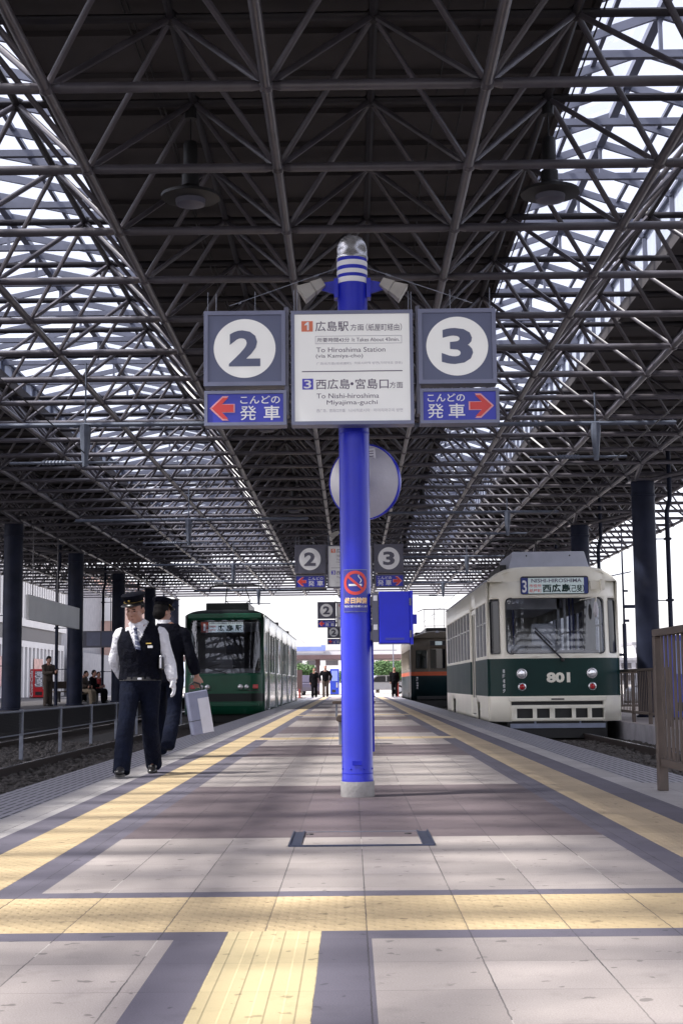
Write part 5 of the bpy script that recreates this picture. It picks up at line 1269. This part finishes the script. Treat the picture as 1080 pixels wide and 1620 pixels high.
# drinks machines
def machine(loc, rz, m, lab, w=1.0, h=1.75, red=False, text_s=None):
    t = thing('vending_machine', loc, lab, 'vending machine', None, rz)
    b = MB(); b.box((-w/2, -.35, .05), (w/2, .35, h)); bd = b.build('cabinet', m, t, bevel=.02)
    b = MB(); b.box((-w/2+.03, -.33, 0), (w/2-.03, .33, .05)); b.build('plinth', 'black', t)
    b = MB(); b.box((-w/2+.10, -.362, .62 if red else .95), (w/2-.10, -.352, h-.12)); b.build('display_window', 'shade_grey' if red else 'far_blue', t)
    b = MB(); b.box((-w/2+.12, -.365, .18), (w/2-.25, -.352, .36)); b.build('dispensing_flap', 'black', t)
    b = MB(); b.box((w/2-.2, -.366, .5), (w/2-.1, -.352, .85)); b.build('coin_panel', 'silver', t)
    return t, bd
t, bd = machine((7.17, 30.3, -.05), 0, 'vend_blue', 'blue vending machine seen through the brown railing', 1.05, 1.76)
plate([(-.18, 1.46), (-.13, 1.46), (-.13, 1.51), (-.18, 1.51)], -.366, 'white_mark', t, 'square_mark')
for k in range(6): plate([(-.06, 1.30-.14*k), (.0, 1.30-.14*k), (.0, 1.33-.14*k), (-.03, 1.335-.14*k), (.0, 1.36-.14*k), (.0, 1.39-.14*k), (-.06, 1.39-.14*k), (-.035, 1.345-.14*k)], -.366, 'white_mark', t, 'faded_character')
t, bd = machine((-17.5, 80, .12), math.radians(28), 'vend_red', 'red drinks vending machine with white script lettering on its side', .75, 1.62, True)
text('Coca-Cola', (-.30, .1, .30, 1.52), 0, 'white_mark', t, .02, 'side_lettering', shear=.3, rot=True, M=Matrix.Translation((-.378, 0, 0)) @ Matrix.Rotation(math.radians(-90), 4, 'Z'))
text('Coca-Cola', (-.30, .66, .12, 1.46), -.364, 'white_mark', t, .02, 'front_lettering', shear=.3, rot=True)
# hanging boards over the side platform
t = thing('hanging_board', (-9.30, 45.1, 3.05), 'long blank white board hanging between side platform columns', 'board')
b = MB(); b.box((-.05, -4.15, -.36), (.05, 4.15, .36)); b.build('board_box', 'far_white', t, bevel=.01)
for y in (-3.5, 0, 3.5): b = MB(); b.tube((0, y, .36), (0, y, 2.45), .02, 6); b.build('hanger', 'steel', t)
t = thing('platform_number_sign', (-10.3, 57, 2.62), 'dark hanging sign with a white disc numbered 1', 'sign')
b = MB(); b.box((-.95, -.06, -.33), (.95, .06, .33)); b.build('sign_box', 'frame_dark', t)
plate(disc(-.62, 0.02, .22, 32), -.066, 'white_mark', t, 'white_disc'); text('1', (-.68, -.12, -.57, .17), -.07, 'frame_dark', t, .04, 'number')
plate([(-.25, -.26), (.3, -.26), (.3, .28), (-.25, .28)], -.066, 'frame_grey', t, 'destination_panel'); plate([(.36, -.26), (.9, -.26), (.9, .28), (.36, .28)], -.066, 'sign_grey', t, 'departure_panel')
for x in (-.7, .7): b = MB(); b.tube((x, 0, .33), (x, 0, 2.88), .02, 6); b.build('hanger', 'steel', t)
# station building on the left
t = thing('station_building', (-21, 90, 0), 'pale station building with vertical slats, a white band and glazed ground floor', 'building')
b = MB(); b.box((-14, -45, 0), (0, 32, 9.2)); b.build('wall', 'shade_grey', t)
b = MB(); b.box((.0, -45, 4.6), (.25, 14, 5.1)); b.box((.0, -45, 8.7), (.25, 14, 9.3)); b.box((0, -45, 3.3), (.12, 14, 3.7)); b.build('white_band', 'facade_white', t)
b = MB(); y = -45.
while y < 14: b.box((.0, y, 5.1), (.2, y+.38, 8.7)); y += .72
o = b.build('upper_slats', 'facade_white', t)
b = MB(); y = -45.
while y < 14: b.box((.0, y, .1), (.12, y+.45, 3.3)); y += 1.15
b.build('ground_mullions', 'facade_white', t)
for k, y in enumerate((-20, -6.5, 4)):
    b = MB(); b.box((.13, y, .8), (.17, y+2.6, 2.6)); b.build('poster', 'poster_a', t)
b = MB(); b.box((-.01, -43, 3.72), (.10, 13, 4.58)); b.build('window_strip', 'facade_dark', t)
t = thing('brick_building', (-19.5, 112, 0), 'pinkish brick building with a white louvred upper window beyond the station', 'building')
b = MB(); b.box((-16, 8, 0), (0, 30, 10)); b.build('wall', 'facade_pink', t)
b = MB(); b.box((-5, 7.9, 6.2), (-.6, 8, 8.6)); b.build('louvre_window', 'far_white', t)
b = MB(); b.box((-.6, -7.9, 0), (0, 8, 3.2)); b.build('arcade_canopy', 'shade_grey', t)
b = MB(); b.box((-6.5, 7.7, 2.2), (-4.4, 7.9, 2.9)); b.build('blue_sign', 'far_blue', t)
# far shelter beyond the platform ends
t = thing('bus_shelter', (0, 100, 0), 'long brown and white flat roofed shelter beyond the platform end', 'shelter')
b = MB(); b.box((-16, 0, 2.48), (16, 6, 2.78)); b.build('fascia', 'far_brown', t)
b = MB(); b.box((-16.2, .5, 2.78), (16.2, 6, 3.02)); b.build('roof', 'far_white', t)
for x in (-11, -2.37, 6.5, 12):
    b = MB(); b.box((x-.14, 1, 0), (x+.14, 1.28, 2.48)); b.build('post', 'far_brown', t)
b = MB(); b.box((-5.6, .2, 3.05), (-1.9, .4, 3.36)); b.box((-2.1, .15, 3.05), (-1.8, .45, 3.46)); b.build('blue_sign_band', 'far_blue', t)
t, bd = machine((-1.16, 99, .0), 0, 'vend_blue', 'bright blue vending machine under the far shelter', .62, 1.78)
b = MB(); b.lathe([(0, 0), (.04, 0), (.03, 6.2), (0, 6.2)], 8); o = b.build('flag_pole', 'galvanised'); o.location = (2.85, 97, 0); tag(o, 'slim pale pole rising beside the far trees', 'pole')
# cars
def car(loc, rz, m, lab):
    t = thing('parked_car', loc, lab, 'car', 'cars parked beyond the platform end', rz)
    def X_(prof, y0, y1): b = MB(); b.prism(prof, y0, y1); return b
    b = X_([(-2.05, .3), (-2.08, .62), (-1.75, .78), (-1.05, .84), (1.35, .86), (1.95, .80), (2.05, .55), (2.03, .28)], -.82, .82); b.build('body', m, t, bevel=.06)
    b = X_([(-1.0, .84), (-.35, 1.34), (.75, 1.36), (1.35, .86)], -.70, .70); b.build('cabin', m, t, bevel=.08)
    b = X_([(-.85, .88), (-.30, 1.27), (.28, 1.28), (.28, .88)], -.716, .716); b.build('window', 'rubber', t); b = X_([(.36, .88), (.36, 1.28), (.70, 1.27), (1.14, .88)], -.716, .716); b.build('window', 'rubber', t)
    for x in (-1.3, 1.25):
        for s in (-1, 1):
            b = MB(); b.lathe([(0, -.09), (.30, -.09), (.31, 0), (.30, .09), (0, .09)], 20, (x, s*.78, .31), ax='y'); wl = b.build('wheel', 'rubber', t, smooth=True, angle=30)
            b = MB(); b.lathe([(0, -.095), (.18, -.095), (.19, .0), (.18, .095), (0, .095)], 16, (x, s*.78, .31), ax='y'); b.build('rim', 'silver', wl)
    for s in (-1, 1): b = MB(); b.box((-2.09, s*.6-.14, .56), (-2.0, s*.6+.14, .68)); b.build('headlight', 'lamp_glass', t)
car((2.1, 104.5, 0), .15, 'car_white', 'white car parked before the far round trees')
car((-3.6, 97.5, 0), math.radians(-70), 'car_dark', 'dark purple car behind the end of the green tram')
car((-13.4, 93, 0), 1.3, 'car_silver', 'silver car beyond the side platform')
car((11.6, 55, -.3), 1.2, 'car_silver', 'silver car showing beyond the dark railing')
# bollards
for k, (x, y) in enumerate(((2.62, 81), (2.95, 82.2), (-2.9, 80.2), (-3.3, 81.2))):
    t = thing('bollard', (x, y, 0), ('red post nearest the old beige tram', 'red post just beyond the one by the old tram', 'dark red post at the tail of the green tram', 'outermost dark red post at the green tram tail')[k], 'bollard', 'posts at the platform end')
    b = MB(); b.lathe([(0, 0), (.10, 0), (.10, .03), (.055, .04), (.055, .98), (.04, 1.03), (0, 1.05)], 14); b.build('post', 'bollard_red', t, smooth=True); b = MB(); b.lathe([(.057, .78), (.057, .90)], 14); b.build('reflective_band', 'far_white', t)
t = thing('notice_board', (-2.95, 79.5, 0), 'dark notice board standing by the tail of the green tram', 'sign')
b = MB(); b.box((-.22, -.03, .5), (.22, .03, 1.55)); b.build('panel', 'far_brown', t); 
for s in (-1, 1): b = MB(); b.box((s*.18-.02, -.02, 0), (s*.18+.02, .02, .5)); b.build('leg', 'far_brown', t)
# trees
def tree(loc, h, r, lab, m, seed, sx=1.2):
    t = thing('tree', loc, lab, 'tree', 'trees beyond the platform end'); R_ = random.Random(seed)
    b = MB(); b.tube((0, 0, 0), (0, 0, h*.5), .16, 8, r2=.10)
    cl = []
    for k in range(9):
        a = k*2.4; q = (math.cos(a)*r*sx*.55*R_.random(), math.sin(a)*r*.5*R_.random(), h*(.45+.4*R_.random())); b.tube((0, 0, h*.35), q, .06, 6, r2=.02); cl.append(q)
    b.build('trunk', 'bark', t, smooth=True, fix=False)
    for k in range(22): cl.append((R_.uniform(-1, 1)*r*sx*.75, R_.uniform(-1, 1)*r*.7, h*.62+R_.uniform(-.8, .75)*r*.55))
    b = MB()
    for c in cl:
        cr = r*R_.uniform(.22, .40)
        for _ in range(150):
            d = V((R_.gauss(0, 1), R_.gauss(0, 1), R_.gauss(0, 1))).normalized()*cr*R_.random()**.4; p = V(c)+d; s = .07+.07*R_.random()
            u = V((R_.gauss(0, 1), R_.gauss(0, 1), R_.gauss(0, 1))).normalized(); v = u.orthogonal().normalized()
            b.add([p-u*s, p+v*s*.6, p+u*s, p-v*s*.6], [(0, 1, 2, 3)], 0 if R_.random() < .6 else 1)
    b.build('crown', [m, 'leaf_b' if m == 'leaf' else 'leaf'], t, fix=False)
tree((2.1, 116, 0), 2.75, 1.55, 'broad green tree just right of the blue pole, far off', 'leaf', 1)
tree((4.3, 117, 0), 2.9, 1.3, 'green tree between the slim pole and the old tram', 'leaf', 2)
tree((.2, 118, 0), 2.6, 1.2, 'green tree hidden mostly by the blue pole', 'leaf_b', 3)
tree((-4.6, 128, 0), 2.6, 1.5, 'pale green tree seen under the shelter by the green tram', 'leaf_b', 4)
tree((30, 120, 0), 3.8, 1.9, 'bushy tree beyond the dark railing at the right', 'leaf', 5)
# things beyond the far platform on the right
def tower(loc, sx, sy, h, m, lab, rows, cols_, rz=0):
    t = thing('office_building', loc, lab, 'building', 'pale buildings beyond the station', rz)
    b = MB(); b.box((-sx/2, 0, 0), (sx/2, sy, h)); b.build('wall', m, t)
    b = MB(); b.box((-sx/2-.3, -.3, h), (sx/2+.3, sy, h+.6)); b.build('roof', 'shade_grey', t)
    for r in range(rows):
        b = MB(); z = h*(r+.35)/rows
        for c in range(cols_):
            x = -sx/2+sx*(c+.5)/cols_; b.box((x-sx/cols_*.35, -.06, z), (x+sx/cols_*.35, -.01, z+h/rows*.45))
        b.build('window_row', 'facade_dark', t)
tower((78, 330, 0), 26, 14, 9, 'far_white', 'low pale office block on the horizon at the right', 3, 7)
tower((56, 300, 0), 12, 10, 5, 'shade_grey', 'small grey block by the slim lamp posts', 2, 4)
tower((-6, 230, 0), 26, 14, 5.5, 'far_white', 'white low building behind the far shelter', 2, 9)
tower((12, 210, 0), 14, 14, 4.5, 'facade_pink', 'pinkish low building behind the far trees', 2, 5)
tower((-52, 180, 0), 22, 14, 8, 'far_white', 'pale building behind the side platform', 3, 7)
for k, (x, y, h) in enumerate(((10.9, 57, 7.4), (12.8, 70, 6.2))):
    t = thing('street_lamp', (x, y, -.3), ('slim grey lamp post with small crossarms beyond the cream tram', 'thinner distant lamp post next to the thick column')[k], 'lamp post')
    b = MB(); b.tube((0, 0, 0), (0, 0, h*.45), .08, 8); b.tube((0, 0, h*.45), (0, 0, h), .045, 8, r2=.03); b.build('pole', 'column_paint', t, smooth=True, fix=False)
    b = MB()
    if k == 0:
        b.box((0, -.05, 3.95), (.7, .05, 4.08))
        for q in (((-.9, -.04, 2.05), (0, .04, 2.15)), ((0, -.05, 3.4), (.2, .05, 3.5)), ((0, -.05, 4.6), (.18, .05, 4.68))): c = MB(); c.box(*q); c.build('crossarm', 'column_paint', t)
    else: b.tube((0, 0, h), (1.0, 0, h+.2), .03, 6)
    b.build('lamp_arm', 'column_paint', t)
# hills on the horizon
b = MB(); R_ = random.Random(5); n = 60
for i in range(n+1):
    x = -900+30*i; z = 16+9*math.sin(i*.31)+6*math.sin(i*.83+1)+R_.uniform(-1.5, 1.5)
    b.v += [(x, 1500, -5), (x, 1560, z*.6+10), (x, 1700, z+8)]
for i in range(n):
    for k in range(2): b.f.append((3*i+k, 3*i+3+k, 3*i+4+k, 3*i+1+k)); b.m.append(0)
mat('hill', (.30, .33, .40), .95, 0, .1, .01); tag(b.build('hills', 'hill', smooth=True), kind='structure')
